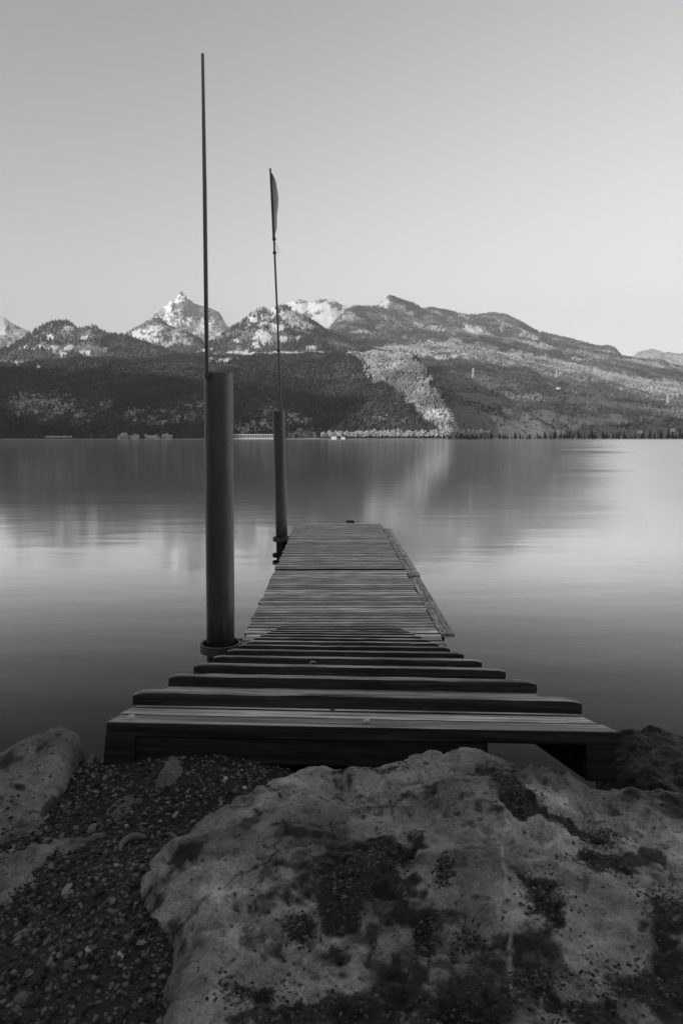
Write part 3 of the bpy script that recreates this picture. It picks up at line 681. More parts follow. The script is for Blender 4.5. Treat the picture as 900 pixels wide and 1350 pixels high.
def pylon(px, py, depth, h, label):
    p = at(px, py, depth); root = empty('power_pylon', (p.x, p.y, p.z))
    bm = bmesh.new(); b = h * .09
    for sx in (-1, 1):
        for sy in (-1, 1): tube(bm, (sx * b, sy * b, -2), (sx * b * .25, sy * b * .25, h), h * .018, h * .012, 5)
    for k in range(6):
        z0 = h * k / 6; z1 = h * (k + 1) / 6; w0 = b * (1 - .75 * k / 6); w1 = b * (1 - .75 * (k + 1) / 6)
        tube(bm, (-w0, -w0, z0), (w1, -w1, z1), h * .008, None, 4); tube(bm, (w0, -w0, z0), (-w1, -w1, z1), h * .008, None, 4)
    bm_obj('mast', bm, M_mast, root)
    for z, a in ((.66, .16), (.8, .2), (.94, .14)):
        bm = bmesh.new(); box(bm, (0, 0, h * z), (h * a * 2, h * .03, h * .03)); bm_obj('crossarm', bm, M_mast, root)
    tag(root, label, 'pylon', 'power pylons on the right hand slopes')
pylon(623, 497, 2380, 30, 'pale power pylon standing in the dark slope nearest the spur')
pylon(733, 497, 2600, 26, 'pale power pylon in the middle of the right hand terraces')
pylon(879, 531, 2050, 24, 'pale power pylon nearest the right edge of the terraces')
pylon(51, 437, 3650, 34, 'thin lattice mast on the skyline of the left hill')

# ---------------------------------------------------------------- dock
M_deck = mat_wood('weathered_deck_boards', .42, .80, side_shade=True)
M_gang = mat_wood('gangway_wood', .28, .72, side_shade=True)
M_beam = mat_wood('dark_tarred_beam', .02, .05)
M_pile = mat_steel('pile_steel', .17, .48, .85, True); M_black = mat_steel('black_steel', .045, .5); M_cap = mat_steel('pile_cap', .12, .5)
M_fit = mat_plain('rubber_fitting', .03, .6)
DZ = .40
FL, FR = onz(388, 690, DZ), onz(503, 690, DZ); NL, NR = onz(318.5, 858, DZ), onz(589, 862, DZ)
ax = ((FL + FR) / 2 - (NL + NR) / 2); ax.z = 0; ax.normalize(); rt = Vector((ax.y, -ax.x, 0))
Wd = (FR - FL).dot(rt) * .5 + (NR - NL).dot(rt) * .5
org = (FL + FR) / 2                     # far end centre
dock = empty('floating_dock', org, math.atan2(ax.y, ax.x) - math.pi / 2)
tag(dock, 'weathered plank dock floating on the lake, held by two steel piles', 'dock')
def to_dock(p): return dock_inv @ p
dock_inv = (Matrix.Translation(org) @ Matrix.Rotation(math.atan2(ax.y, ax.x) - math.pi / 2, 4, 'Z')).inverted()
jy = to_dock(onz(444, 751, DZ)).y; near_y = to_dock(onz(450, 885, DZ)).y - .5
rnd = random.Random(5)
def board_mesh(name, mat, parent, boards, ax_x=True):
    """boards: list of (cx, cy, cz, lx, ly, lz, rot) in parent space, with one tone each"""
    bm = bmesh.new(); tones = []
    for (c, s, rz, rx) in boards:
        n0 = len(bm.verts)
        M = Matrix.Translation(c) @ Matrix.Rotation(rz, 4, 'Z') @ Matrix.Rotation(rx, 4, 'X')
        box(bm, (0, 0, 0), s, M, bev=.004, seg=2)
        t = rnd.random(); tones += [t] * (len(bm.verts) - n0)
    bm.verts.index_update()
    o = bm_obj(name, bm, mat, parent, smooth=True, angle=40)
    set_tone_shade(o, tones)
    return o
def deck(y0, y1, extra):
    n = round((y1 - y0) / .108); st = (y1 - y0) / n; bs = []
    for k in range(n):
        bs.append(((rnd.uniform(-.012, .012), y0 + (k + .5) * st, -.014 + rnd.uniform(-.002, .002)), (Wd + rnd.uniform(-.014, .014), st - rnd.uniform(.015, .023), .028), rnd.uniform(-.0007, .0007), rnd.uniform(-.012, .012)))
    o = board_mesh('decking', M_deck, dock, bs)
    bm = bmesh.new()
    for sx in (-1, 1): box(bm, (sx * (Wd / 2 - .06), (y0 + y1) / 2, -.125), (.07, y1 - y0 - .05, .18), bev=.005)
    for sx in (-.33, .33): box(bm, (sx * Wd / 2, (y0 + y1) / 2, -.125), (.06, y1 - y0 - .1, .16), bev=.005)
    for yy in (y0 + .04, y1 - .04): box(bm, (0, yy, -.12), (Wd - .2, .06, .17), bev=.005)
    f_ = bm_obj('frame', bm, M_beam, dock)
    bm = bmesh.new(); box(bm, (0, (y0 + y1) / 2, -.36), (Wd - .24, y1 - y0 - .5, .30), bev=.04, seg=3); bm_obj('float', bm, M_fit, dock)
deck(jy + .05, 0, 0)
deck(near_y, jy - .05, 1)
bm = bmesh.new(); box(bm, (0, jy, -.05), (Wd - .1, .096, .03), bev=.003); bm_obj('joint_strip', bm, M_black, dock)
# rubbing planks on the right side
def strip(p0, p1, w0, label=None):
    a, b = to_dock(onz(*p0, DZ - .02)), to_dock(onz(*p1, DZ - .02))
    L = abs(a.y - b.y); cy = (a.y + b.y) / 2; x0 = Wd / 2 + .012
    bs = [((x0 + w0 * .24, cy, -.035), (w0 * .46, L, .035), 0, 0), ((x0 + w0 * .74, cy - .02, -.030), (w0 * .48, L - .01, .035), 0, 0)]
    bm = bmesh.new(); tones = []
    for (c, s, _, _) in bs:
        n0 = len(bm.verts); box(bm, (0, 0, 0), (s[1], s[0], s[2]), Matrix.Translation(c) @ Matrix.Rotation(R(90), 4, 'Z'), bev=.005); tones += [rnd.uniform(.5, 1)] * (len(bm.verts) - n0)
    o = bm_obj('rubbing_plank', bm, M_long, dock, smooth=True, angle=40)
    set_tone_shade(o, tones)
    n = int(L / .9)
    for k in range(n + 1):
        yy = cy - L / 2 + .08 + k * (L - .16) / max(n, 1)
        for dx in (.24, .74):
            bm = bmesh.new(); tube(bm, (x0 + w0 * dx, yy, -.02), (x0 + w0 * dx, yy, -.009), .012, .010, 10); bm_obj('bolt', bm, M_black, o)
    for k in range(n + 1):
        yy = cy - L / 2 + .15 + k * (L - .3) / max(n, 1); bm = bmesh.new(); box(bm, (x0 + .0, yy, -.10), (w0 * .9, .07, .07), bev=.004); bm_obj('bracket', bm, M_beam, o)
M_long = mat_wood('plank_lengthwise', .3, .62, grain=(28, 1.2, 28))
strip((510, 697), (545, 759), .155); strip((545, 762.5), (586, 836), .135)
# little mooring bollard at the far edge
bc = to_dock(onz(461.5, 690, DZ)); bm = bmesh.new(); box(bm, (bc.x, .03, .035), (.17, .05, .05), bev=.012)
for s_ in (-.055, .055): tube(bm, (bc.x + s_, .03, -.02), (bc.x + s_, .03, .02), .012, None, 10)
box(bm, (bc.x, .03, -.012), (.2, .07, .008), bev=.002)
bm_obj('mooring_cleat', bm, M_fit, dock)

# ---------------------------------------------------------------- steel piles with flagpoles
def pile(px_top, py_top, px_ring, py_ring, dia, label):
    base = onz(px_ring, py_ring, DZ - .03); d = base.y; top = at(px_top, py_top, d)
    tilt = (top - base).normalized()
    root = empty('steel_pile', (base.x, base.y, -1.2)); o_ = Vector((base.x, base.y, -1.2))
    low = base - tilt * 1.6 - o_; t = top - o_
    bm = bmesh.new(); tube(bm, low, t, dia / 2, None, 64); bm_obj('tube', bm, M_pile, root, smooth=True, angle=40)
    bm = bmesh.new(); tube(bm, t, t + tilt * .012, dia / 2 + .004, dia / 2 - .004, 64); bm_obj('cap', bm, M_cap, root, smooth=True, angle=40)
    tag(root, label, 'pile', 'steel piles beside the dock')
    return root, o_, base, top, d, tilt
root1, o1, b1, t1, d1, tl1 = pile(288.2, 493.5, 291, 851, .245, 'near thick steel pile carrying the taller bare flagpole')
root2, o2, b2, t2, d2, tl2 = pile(367.5, 542.5, 371.5, 710, .215, 'far steel pile carrying the pole with the furled flag')
def pole(root, o_, d, pts, radii, bracket):
    bm = bmesh.new()
    for k in range(len(pts) - 1): tube(bm, at(*pts[k], d) - o_, at(*pts[k + 1], d) - o_, radii[k], radii[k + 1], 16)
    return bm_obj('flagpole', bm, M_polem, root, smooth=True, angle=40)
M_polem = mat_steel('pole_steel', .10, .35)
p1 = pole(root1, o1, d1 - .10, [(273.5, 500), (272, 420), (270, 250), (267.2, 71)], [.019, .018, .017, .012], None)
bm = bmesh.new()
for pyy in (496,): 
    q = at(274, pyy, d1 - .10) - o1; box(bm, (q.x, q.y + .03, q.z), (.05, .10, .02), bev=.003)
bm_obj('clamp', bm, M_black, p1)
p2 = pole(root2, o2, d2, [(370.4, 546), (367.5, 460), (364, 380), (361.2, 314)], [.019, .018, .018, .018], None)
bm = bmesh.new()
tube(bm, at(361.2, 316, d2) - o2, at(356.3, 222, d2) - o2, .024, .016, 14)
bm_obj('upper_pole', bm, M_black, p2, smooth=True, angle=40)
for px, py in ((361.3, 315), (362.0, 333), (367.0, 462)):
    bm = bmesh.new(); q = at(px, py, d2) - o2; tube(bm, q - Vector((0, 0, .022)), q + Vector((0, 0, .022)), .034, .030, 14)
    bm_obj('collar', bm, M_black, p2, smooth=True, angle=40)
# furled flag: a thin sail shaped cloth clinging to the pole
def flag():
    M = NT('flag_cloth', .8, .2)
    n_ = M.noise(M.coords((40, 40, 3)), 1.5, 4, .6); M.col(M.ramp(n_, [(.3, .62), (.7, .8)]))
    M.nrm(M.bump(n_, .5, .02))
    V = []; Fc = []; m = 40; c = 12
    for i in range(m + 1):
        t = i / m; py = 228 + t * 84; pxp = 356.8 + (361.0 - 356.8) * t
        wpx = np.interp(t, [0, .04, .15, .38, .55, .62, .85, 1], [0.3, 3.2, 6.6, 8.6, 7.0, 5.6, 4.2, .4])
        for j in range(c + 1):
            u = j / c; p = at(pxp + wpx * u, py, d2) - o2; p.y += .05 * math.sin(u * 5 + t * 4) * u
            V.append(p)
    for i in range(m):
        for j in range(c): Fc.append((i * (c + 1) + j, i * (c + 1) + j + 1, (i + 1) * (c + 1) + j + 1, (i + 1) * (c + 1) + j))
    o = from_pydata('flag', V, Fc, M.m, root2, smooth=True)
    md = o.modifiers.new('thickness', 'SOLIDIFY'); md.thickness = .004; md.offset = 0
    bm = bmesh.new(); pts = [(361.6, 316), (363, 321), (366, 327), (367.5, 334)]
    for k in range(3): tube(bm, at(*pts[k], d2) - o2, at(*pts[k + 1], d2) - o2, .004, .003, 5)
    bm_obj('cord', bm, M_black, p2)
flag()
# guide rings bolted to the dock, with their arms
def ring(b, rad, px_arm, hgt, nm='guide_ring'):
    c = to_dock(Vector((b.x, b.y, DZ - .04)))
    bm = bmesh.new(); lathe(bm, [(rad, -hgt / 2), (rad, hgt / 2), (rad - .008, hgt / 2 + .006), (rad - .020, hgt / 2), (rad - .020, -hgt / 2)], 48, c, close=True)
    o = bm_obj(nm, bm, M_black, dock, smooth=True, angle=35)
    bm = bmesh.new()
    for sy in (-1, 1):
        x1 = -Wd / 2 + .05; x0 = c.x + rad * .55; yy = c.y + sy * rad * .82
        box(bm, ((x0 + x1) / 2, yy, c.z), (x1 - x0, .018, hgt * .8), bev=.003)
    box(bm, (-Wd / 2 - .006, c.y, c.z - .02), (.02, rad * 2.6, hgt * 1.1), bev=.003)
    for sy in (-1.15, 1.15): tube(bm, (-Wd / 2 - .035, c.y + sy * rad, c.z - .02), (-Wd / 2 + .01, c.y + sy * rad, c.z - .02), .014, None, 6)
    bm_obj('bracket', bm, M_black, o)
    for k in range(4):
        bm = bmesh.new(); a = R(45 + 90 * k); q = Vector((c.x + (rad - .035) * math.cos(a), c.y + (rad - .035) * math.sin(a), c.z))
        tube(bm, q + Vector((.03 * math.sin(a), -.03 * math.cos(a), 0)), q - Vector((.03 * math.sin(a), -.03 * math.cos(a), 0)), .014, None, 12)
        bm_obj('roller', bm, M_fit, o)
ring(b1, .180, 0, .075); ring(b2, .165, 0, .07)
bm = bmesh.new(); q = at(362.5, 732, d2 - .05) - o2; bmesh.ops.create_uvsphere(bm, u_segments=16, v_segments=10, radius=.05, matrix=Matrix.Translation(q))
bm_obj('fender', bm, M_fit, root2, smooth=True)

# ---------------------------------------------------------------- gangway: boards and anti slip battens
GW = 1.05
def at_w(pl_, pr_, W):
    """left/right end points of a bar of length W seen between two photo points"""
    lo_, hi_ = .3, 30
    for _ in range(60):
        m_ = (lo_ + hi_) / 2
        if (at(*pr_, m_) - at(*pl_, m_)).length < W: lo_ = m_
        else: hi_ = m_
    return at(*pl_, m_), at(*pr_, m_)
A, B = at_w((137, 950), (816, 965), GW)
C_, D_ = at_w((372, 834), (520, 835), GW)
C_.z = D_.z = DZ + .035
f0 = (A + B) / 2; f1 = (C_ + D_) / 2
gy = (f1 - f0).normalized(); gx0 = (B - A).normalized(); gx1 = (D_ - C_).normalized()
GL = (f1 - f0).length
gx = gx0; gx = (gx - gy * gx.dot(gy)).normalized(); gz = gx.cross(gy)
GM = Matrix((gx, gy, gz)).transposed().to_4x4(); GM.translation = f0
gang = bpy.data.objects.new('gangway', None); col.objects.link(gang); gang.matrix_world = GM
tag(gang, 'sloping wooden gangway with raised battens, leading down from the rocks to the dock', 'gangway')
twist = math.asin(max(-1, min(1, gx1.dot(gz))))
def gboards():
    bs = []; y = .0; k = 0
    while y < GL:
        wd_ = .092 if k else .098
        tw = twist * (y / GL)
        bs.append(((rnd.uniform(-.006, .006), y + wd_ / 2, -.014 + rnd.uniform(-.002, .002)), (GW + (0 if k < 2 else -.012) + rnd.uniform(-.008, .008), wd_ - rnd.uniform(.006, .011), .028), rnd.uniform(-.003, .003), 0, tw)); y += wd_; k += 1
    bm = bmesh.new(); tones = []
    for (c, s, rz, rx, tw) in bs:
        n0 = len(bm.verts); box(bm, (0, 0, 0), s, Matrix.Rotation(-tw, 4, 'Y') @ Matrix.Translation(c) @ Matrix.Rotation(rz, 4, 'Z'), bev=.005, seg=2); tones += [rnd.random()] * (len(bm.verts) - n0)
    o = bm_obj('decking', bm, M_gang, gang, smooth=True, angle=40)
    set_tone_shade(o, tones)
gboards()
def batten(y, t):
    bm = bmesh.new(); tw = twist * y / GL
    Lx = GW - .004 + rnd.uniform(-.012, .012)
    bmesh.ops.create_grid(bm, x_segments=1, y_segments=1, size=1); bm.clear()
    # a worn bar: profile swept along x with slight sag and nibbles
    prof = [(-.029, 0), (-.030, .022), (-.028, .0285), (-.022, .032), (.0, .0335), (.020, .032), (.027, .028), (.030, .018), (.029, 0)]
    n = 60; rings = []
    for i in range(n + 1):
        x = -Lx / 2 + Lx * i / n; e = min(i, n - i)
        shr = 1 if e > 1 else (.80, .95)[e]
        ring_ = []
        for (py_, pz_) in prof:
            nz = .0012 * mnoise.fractal(Vector((x * 9, py_ * 60 + y * 5, pz_ * 30)), 1, 2, 4)
            chip = -.012 * max(0, mnoise.noise(Vector((x * 7 + y * 13, py_ * 20, 4.2))) - .38) * (pz_ > .03)
            zz = pz_ * (shr if pz_ > 0 else 1) + (nz + chip if pz_ > 0 else 0)
            ring_.append(bm.verts.new((x, y + py_ + nz, zz + .001)))
        rings.append(ring_)
    m = len(prof)
    for i in range(n):
        for j in range(m - 1): bm.faces.new((rings[i][j], rings[i][j + 1], rings[i + 1][j + 1], rings[i + 1][j]))
        bm.faces.new((rings[i][m - 1], rings[i][0], rings[i + 1][0], rings[i + 1][m - 1]))
    bm.faces.new(rings[0][::-1]); bm.faces.new(rings[-1])
    bmesh.ops.recalc_face_normals(bm, faces=bm.faces)
    for v in bm.verts: v.co = Matrix.Rotation(-tw, 4, 'Y') @ v.co
    nv = len(bm.verts)
    o = bm_obj('batten', bm, M_gang, gang, smooth=True, angle=28)
    set_tone_shade(o, np.full(nv, t))
y = .245; k = 0
while y < GL - .05:
    batten(y + rnd.uniform(-.008, .008), rnd.uniform(.1, .75)); y += .355; k += 1
for sx in (-1, 1): bm = bmesh.new(); box(bm, (sx * (GW / 2 - .035), GL / 2 + .0, -.064), (.062, GL - .006, .074), bev=.006); bm_obj('stringer', bm, M_beam, gang)
bm = bmesh.new(); box(bm, (0.03, .30, -.075), (.56, .09, .09), bev=.006); bm_obj('cross_beam', bm, M_beam, gang); bm = bmesh.new(); box(bm, (-.10, .045, -.056), (.72, .07, .052), bev=.004); bm_obj('cross_beam', bm, M_beam, gang)
for xx in (-.2, .25): bm = bmesh.new(); box(bm, (xx, .34, -.32), (.10, .10, .44), bev=.01); bm_obj('post', bm, M_beam, gang)
for (xx, yy) in ((-.13, .25 + .355 - .05), (-.06, .19), (.12, .30), (-.3, .62), (.02, .95), (.3, 1.3)):
    bm = bmesh.new(); tube(bm, (xx, yy, -.001), (xx, yy, .004), .006, .005, 8); bm_obj('bolt', bm, M_black, gang)

# ---------------------------------------------------------------- foreground rocks and gravel
M_boulder = mat_rock('limestone', .14, .66, .014, patch=.555)
M_slab = mat_rock('limestone_slab', .12, .38, .03, patch=.58, veins=False)
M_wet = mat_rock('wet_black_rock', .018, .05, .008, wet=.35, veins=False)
def smooth(a, b, x):
    t = np.clip((x - a) / (b - a), 0, 1); return t * t * (3 - 2 * t)
def poly_sd(X, Y, poly):
    P = np.array(poly, float); d = np.full(X.shape, 1e9); ins = np.zeros(X.shape, bool); n = len(P)
    for i in range(n):
        a = P[i]; b = P[(i + 1) % n]; e = b - a
        t = np.clip(((X - a[0]) * e[0] + (Y - a[1]) * e[1]) / (e @ e), 0, 1)
        d = np.minimum(d, np.hypot(X - a[0] - t * e[0], Y - a[1] - t * e[1]))
        c = ((a[1] > Y) != (b[1] > Y)) & (X < (b[0] - a[0]) * (Y - a[1]) / (b[1] - a[1] + 1e-12) + a[0]); ins ^= c
    return np.where(ins, d, -d)
def field_rock(name, mat, poly, topf, Rr, depth, step, label, cat='rock', seed=0, rough=.012, group=None, soilf=None, veinf=None, edge=.05):
    P = np.array(poly); x0, y0 = P.min(0) - .08; x1, y1 = P.max(0) + .08
    X, Y = np.meshgrid(np.arange(x0, x1, step), np.arange(y0, y1, step))
    sdv = poly_sd(X, Y, poly) + edge * fbm(X * 5, Y * 5, 0, 5, seed)
    t = np.clip(1 - sdv / Rr, 0, 1); drop = Rr * (1 - np.sqrt(np.clip(1 - t * t, 0, 1))) * 1.0
    out = np.clip(-sdv, 0, .06)
    Z = topf(X, Y) - drop * 1.1 - out * (depth / .06)
    Z = Z + rough * 2.2 * fbm(X * 4.2, Y * 4.2, 0, 6, seed + 3) + rough * .9 * ridged(X * 9, Y * 9, 0, 5, seed + 5) * .6 - rough * .9 * smooth(.22, .45, fbm(X * 11, Y * 11, 0, 5, seed + 8)) - rough * .45 * smooth(.25, .42, fbm(X * 34, Y * 34, 0, 4, seed + 12)) + rough * .30 * fbm(X * 55, Y * 55, 0, 5, seed + 9, gain=.65)
    Z += H
    keep = sdv > -.06
    r_, c_ = X.shape; idx = -np.ones(X.shape, int)
    i0 = np.arange(r_ * c_).reshape(r_, c_)
    k4 = keep[:-1, :-1] | keep[1:, :-1] | keep[:-1, 1:] | keep[1:, 1:]
    f = np.stack([i0[:-1, :-1][k4], i0[:-1, 1:][k4], i0[1:, 1:][k4], i0[1:, :-1][k4]], -1)
    u, inv = np.unique(f, return_inverse=True); f = inv.reshape(-1, 4)
    V = np.stack([X, Y, Z], -1).reshape(-1, 3)[u]
    soil = (soilf(X, Y) if soilf else np.zeros_like(X)).ravel()[u]; vein = (veinf(X, Y) if veinf else np.zeros_like(X)).ravel()[u]
    cc = V.mean(0); cc[2] = V[:, 2].min()
    o = np_mesh(name, V - cc, f, 4, mat, {'soil': soil, 'vein': vein}, smooth=True); o.location = cc
    tag(o, label, cat, group); return o, (X, Y, Z)

def G(px, py, z):       # plan position of a photo point at height z (relative to the camera)
    q = onz(px, py, H + z); return (q.x, q.y)
bould = [(-.30, .965), (-.25, 1.04), (-.20, 1.13), (-.15, 1.20), (-.05, 1.25), (.06, 1.27), (.17, 1.28), (.25, 1.27), (.33, 1.235), (.45, 1.21), (.60, 1.17), (.9, 1.07), (1.25, .8), (1.25, .25), (.3, .15), (-.1, .25), (-.16, .45), (-.18, .58), (-.21, .68), (-.24, .78), (-.29, .86)]
def top_b(X, Y):
    z = -.580 - .16 * np.clip(X - .2, 0, 9) ** 1.5 - .22 * np.clip(-.06 - X, 0, 9) ** 1.3 - .03 * np.clip(.9 - Y, 0, 1)
    z -= .018 * np.exp(-((X - .14) / .22) ** 2) * smooth(.9, 1.15, Y)
    z -= .028 * smooth(.30, .9, X) * 0
    return z
soil_spots = [(470, 1165, 48, 34), (450, 1200, 28, 40), (510, 1145, 28, 24), (670, 1060, 26, 24), (715, 1215, 34, 30), (800, 1150, 44, 26), (690, 1078, 30, 14), (640, 1035, 16, 8), (790, 1100, 30, 12), (850, 1300, 90, 40), (330, 1300, 46, 18), (585, 1178, 12, 12), (505, 1012, 34, 7), (760, 1090, 40, 12), (700, 1300, 36, 18), (395, 1232, 20, 14), (420, 1335, 120, 34), (600, 1340, 70, 34), (760, 1330, 70, 50), (880, 1200, 40, 30), (620, 1250, 26, 16), (560, 1240, 16, 22)]
def soil_b(X, Y):
    m = np.zeros_like(X)
    for (px, py, rx, ry) in soil_spots:
        cx, cy = G(px, py, -.60); ex = G(px + rx, py, -.60)[0] - cx; ey = abs(G(px, py - ry, -.60)[1] - cy)
        m = np.maximum(m, 1.25 - np.hypot((X - cx) / ex, (Y - cy) / ey))
    n = fbm(X * 13, Y * 13, 0, 6, 71, gain=.6)
    return smooth(.28, .50, m + 1.25 * n * (m > -.6)) * .97 
def vein_b(X, Y):
    pts = [G(665, 1090, -.59), G(663, 1140, -.595), G(668, 1200, -.6), G(675, 1260, -.6), G(672, 1320, -.6)]
    P = np.array(pts); xc = np.interp(Y, P[::-1, 1], P[::-1, 0]) + .006 * fbm(Y * 22, Y * 0, 0, 3, 5)
    wv = .0016 * (1 + .9 * fbm(Y * 30, X * 0, 0, 3, 9)); a = smooth(1.6, .2, np.abs(X - xc) / np.maximum(wv * 1.1, .0011)) * smooth(-.05, .1, fbm(X * 40, Y * 40, 0, 3, 15) + .32)
    return a * (Y < P[:, 1].max()) * (Y > P[:, 1].min()) * .8
boulder, _ = field_rock('boulder', M_boulder, bould, top_b, .075, .5, .0036, 'great pale limestone boulder with dark soil patches, filling the foreground', 'boulder', 2, .016, soilf=soil_b, veinf=vein_b, edge=.03)

def ground_z(X, Y):
    X = np.asarray(X, float); Y = np.asarray(Y, float)
    sh = np.broadcast(X, Y).shape; q_ = poly_sd(np.broadcast_to(X, sh).ravel(), np.broadcast_to(Y, sh).ravel(), bould).reshape(sh)
    bank_ = .055 * np.clip(1 + q_ / .20, 0, 1) ** 1.6 * smooth(1.12, .9, Y)
    z = -.715 + bank_ + .05 * smooth(.8, 1.3, Y) + .02 * smooth(-.5, -.3, X) - .05 * smooth(-.2, -.05, X) - .9 * np.clip(Y - 1.34, 0, 9) - .6 * np.clip(Y - 1.5, 0, 9) * 0
    return z
X, Y = np.meshgrid(np.concatenate([np.arange(-1.6, 1.6, .012), ]), np.arange(-.2, 1.56, .012))
Z = H + ground_z(X, Y) + .018 * fbm(X * 6, Y * 6, 0, 6, 88)
Z = np.where(X > .35, Z - .12, Z)
i0 = (np.arange(X.shape[0] - 1)[:, None] * X.shape[1] + np.arange(X.shape[1] - 1)[None, :]).ravel(); c = X.shape[1]
M_gravel = mat_plain('wet_grit', .022, .8)
o = np_mesh('shore_ground', np.stack([X, Y, Z], -1).reshape(-1, 3), np.stack([i0, i0 + 1, i0 + c + 1, i0 + c], -1), 4, M_gravel, smooth=True)
tag(o, 'dark gritty shore ground', None, None, 'structure')
# the bank: from the shore edge down to the water and back up to the hillside
vb = []; xs = np.arange(-200, 201, 2.0)
xs = np.unique(np.concatenate([xs, np.arange(-6, 6.1, .25)]))
prof = [(-9.0, 1.25), (-4, 1.35), (-.25, 1.44), (1.50, 1.22), (1.8, .75), (2.3, .2), (2.9, -.25), (6, -1.5)]
V = np.array([[(x, y + (0.25 * abs(math.sin(x * .7)) if y > 1 else 0) * (abs(x) > 3), z + (0.06 * mnoise.fractal(Vector((x * .9, y, 0)), 1, 2, 4) if y > 1.6 else -0.03)) for x in xs] for (y, z) in prof])
r_, c = V.shape[:2]; i0 = (np.arange(r_ - 1)[:, None] * c + np.arange(c - 1)[None, :]).ravel()
o = np_mesh('bank', V.reshape(-1, 3), np.stack([i0, i0 + 1, i0 + c + 1, i0 + c], -1), 4, M_wet, {'soil': np.zeros(r_ * c), 'vein': np.zeros(r_ * c)}, smooth=True)
tag(o, 'steep dark bank dropping to the water', None, None, 'structure')

slabA = [G(-120, 975, -.62), G(0, 966, -.60), G(30, 956, -.60), G(62, 948, -.60), G(98, 946, -.60), G(111, 956, -.60), G(110, 985, -.63), G(104, 1015, -.66), G(85, 1060, -.68), G(50, 1105, -.68), G(0, 1130, -.69), G(-120, 1140, -.69)]
slab_a, _ = field_rock('rock', M_slab, slabA, lambda X, Y: -.600 - .02 * smooth(-.65, -.9, X) - .09 * smooth(1.40, 1.0, Y), .05, .3, .005, 'tall leaning pale slab at the left edge beside the water', 'rock', 22, .012, edge=.02, soilf=lambda X, Y: smooth(.32, .5, fbm(X * 10, Y * 10, 0, 5, 31)))
slabC = [G(205, 1035, -.665), G(213, 1012, -.665), G(232, 1003, -.665), G(250, 1015, -.665), G(253, 1030, -.665), G(232, 1045, -.665), G(205, 1055, -.67)]
o, _ = field_rock('rock', M_slab, slabC, lambda X, Y: -.632 + 0 * X, .035, .2, .003, 'small pale rounded rock beside the left end of the gangway', 'rock', 28, .006, edge=.01)
slabD = [G(0, 1130, -.69), G(40, 1120, -.69), G(62, 1140, -.69), G(45, 1165, -.69), G(0, 1185, -.69), G(-60, 1180, -.69), G(-60, 1130, -.69)]
o, _ = field_rock('rock', M_slab, slabD, lambda X, Y: -.680 + 0 * X, .03, .2, .004, 'flat stone sunk in the gravel at the left edge, halfway down the foreground', 'rock', 38, .006, edge=.02)
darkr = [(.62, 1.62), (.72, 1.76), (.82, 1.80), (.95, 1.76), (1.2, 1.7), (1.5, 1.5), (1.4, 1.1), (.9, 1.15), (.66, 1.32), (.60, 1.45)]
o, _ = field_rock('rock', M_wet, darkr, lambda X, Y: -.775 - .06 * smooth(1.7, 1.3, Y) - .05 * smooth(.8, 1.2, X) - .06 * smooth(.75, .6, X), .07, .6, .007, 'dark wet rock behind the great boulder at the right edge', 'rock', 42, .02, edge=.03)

shelf = [G(-200, 1000, -.67), G(60, 1040, -.67), G(120, 1025, -.67), G(190, 1060, -.67), G(150, 1100, -.68), G(70, 1130, -.68), G(60, 1200, -.69), G(90, 1280, -.69), G(50, 1400, -.70), G(-300, 1400, -.70)]
slab_s, _ = field_rock('rock', M_slab, shelf, lambda X, Y: ground_z(X, Y) + .004, .03, .1, .005, 'flat rock shelf showing through the gravel along the left edge', 'rock', 61, .022, edge=.04)
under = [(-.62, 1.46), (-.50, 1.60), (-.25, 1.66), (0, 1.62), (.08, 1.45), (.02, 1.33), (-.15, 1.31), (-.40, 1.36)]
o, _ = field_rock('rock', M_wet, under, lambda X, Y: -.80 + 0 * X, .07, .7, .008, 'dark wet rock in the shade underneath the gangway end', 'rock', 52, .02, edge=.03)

def stones(name, label, n, region, zf, size, seed, mat, ttone=(0, 1), template=ICO0, gloss=None, sink=.25):
    r = np.random.RandomState(seed); VV = []; FF = []; TT = []; base = 0
    P = region(r, n); n = len(P); v, f = template
    s = size[0] + (size[1] - size[0]) * r.rand(n) ** 3.2
    for k in range(n):
        j = 1 + .22 * r.randn(len(v), 1); sc = np.array([1.0, .45 + .5 * r.rand(), .2 + .4 * r.rand()]) * s[k]
        a = r.rand() * 6.28; tl = r.randn() * .45; ca, sa = math.cos(a), math.sin(a)
        q = v * j * sc; ct, st_ = math.cos(tl), math.sin(tl)
        q = q @ np.array([[ct, 0, -st_], [0, 1, 0], [st_, 0, ct]]); q = q @ np.array([[ca, sa, 0], [-sa, ca, 0], [0, 0, 1]])
        VV.append(q + np.array([P[k, 0], P[k, 1], P[k, 2] + sc[2] * (1 - 2 * sink) * .6])); FF.append(f + base); base += len(v)
        TT.append(np.full(len(v), ttone[0] + (ttone[1] - ttone[0]) * r.rand() ** 2.2))
    o = np_mesh(name, np.concatenate(VV), np.concatenate(FF), 3, mat, {'tone': np.concatenate(TT)}); tag(o, label, 'gravel', None, 'stuff'); return o
M_peb = mat_tone('pebbles', .008, .42, 60, .75, .35)
def reg_ground(r, n):
    x = r.uniform(-1.25, .06, n); y = r.uniform(.25, 1.42, n)
    keep = (poly_sd(x, y, bould) < .14)
    x, y = x[keep], y[keep]; z = H + ground_z(x, y) + .018 * fbm(x * 6, y * 6, 0, 6, 88); return np.stack([x, y, z], -1)
stones('gravel', 'dark gravel mixed with pale chips between the rocks', 75000, reg_ground, None, (.0011, .0068), 1, M_peb, (0, .62))
stones('gravel', 'larger pale chips scattered over the dark gravel', 500, reg_ground, None, (.005, .012), 2, M_peb, (.25, 1), ICO1)
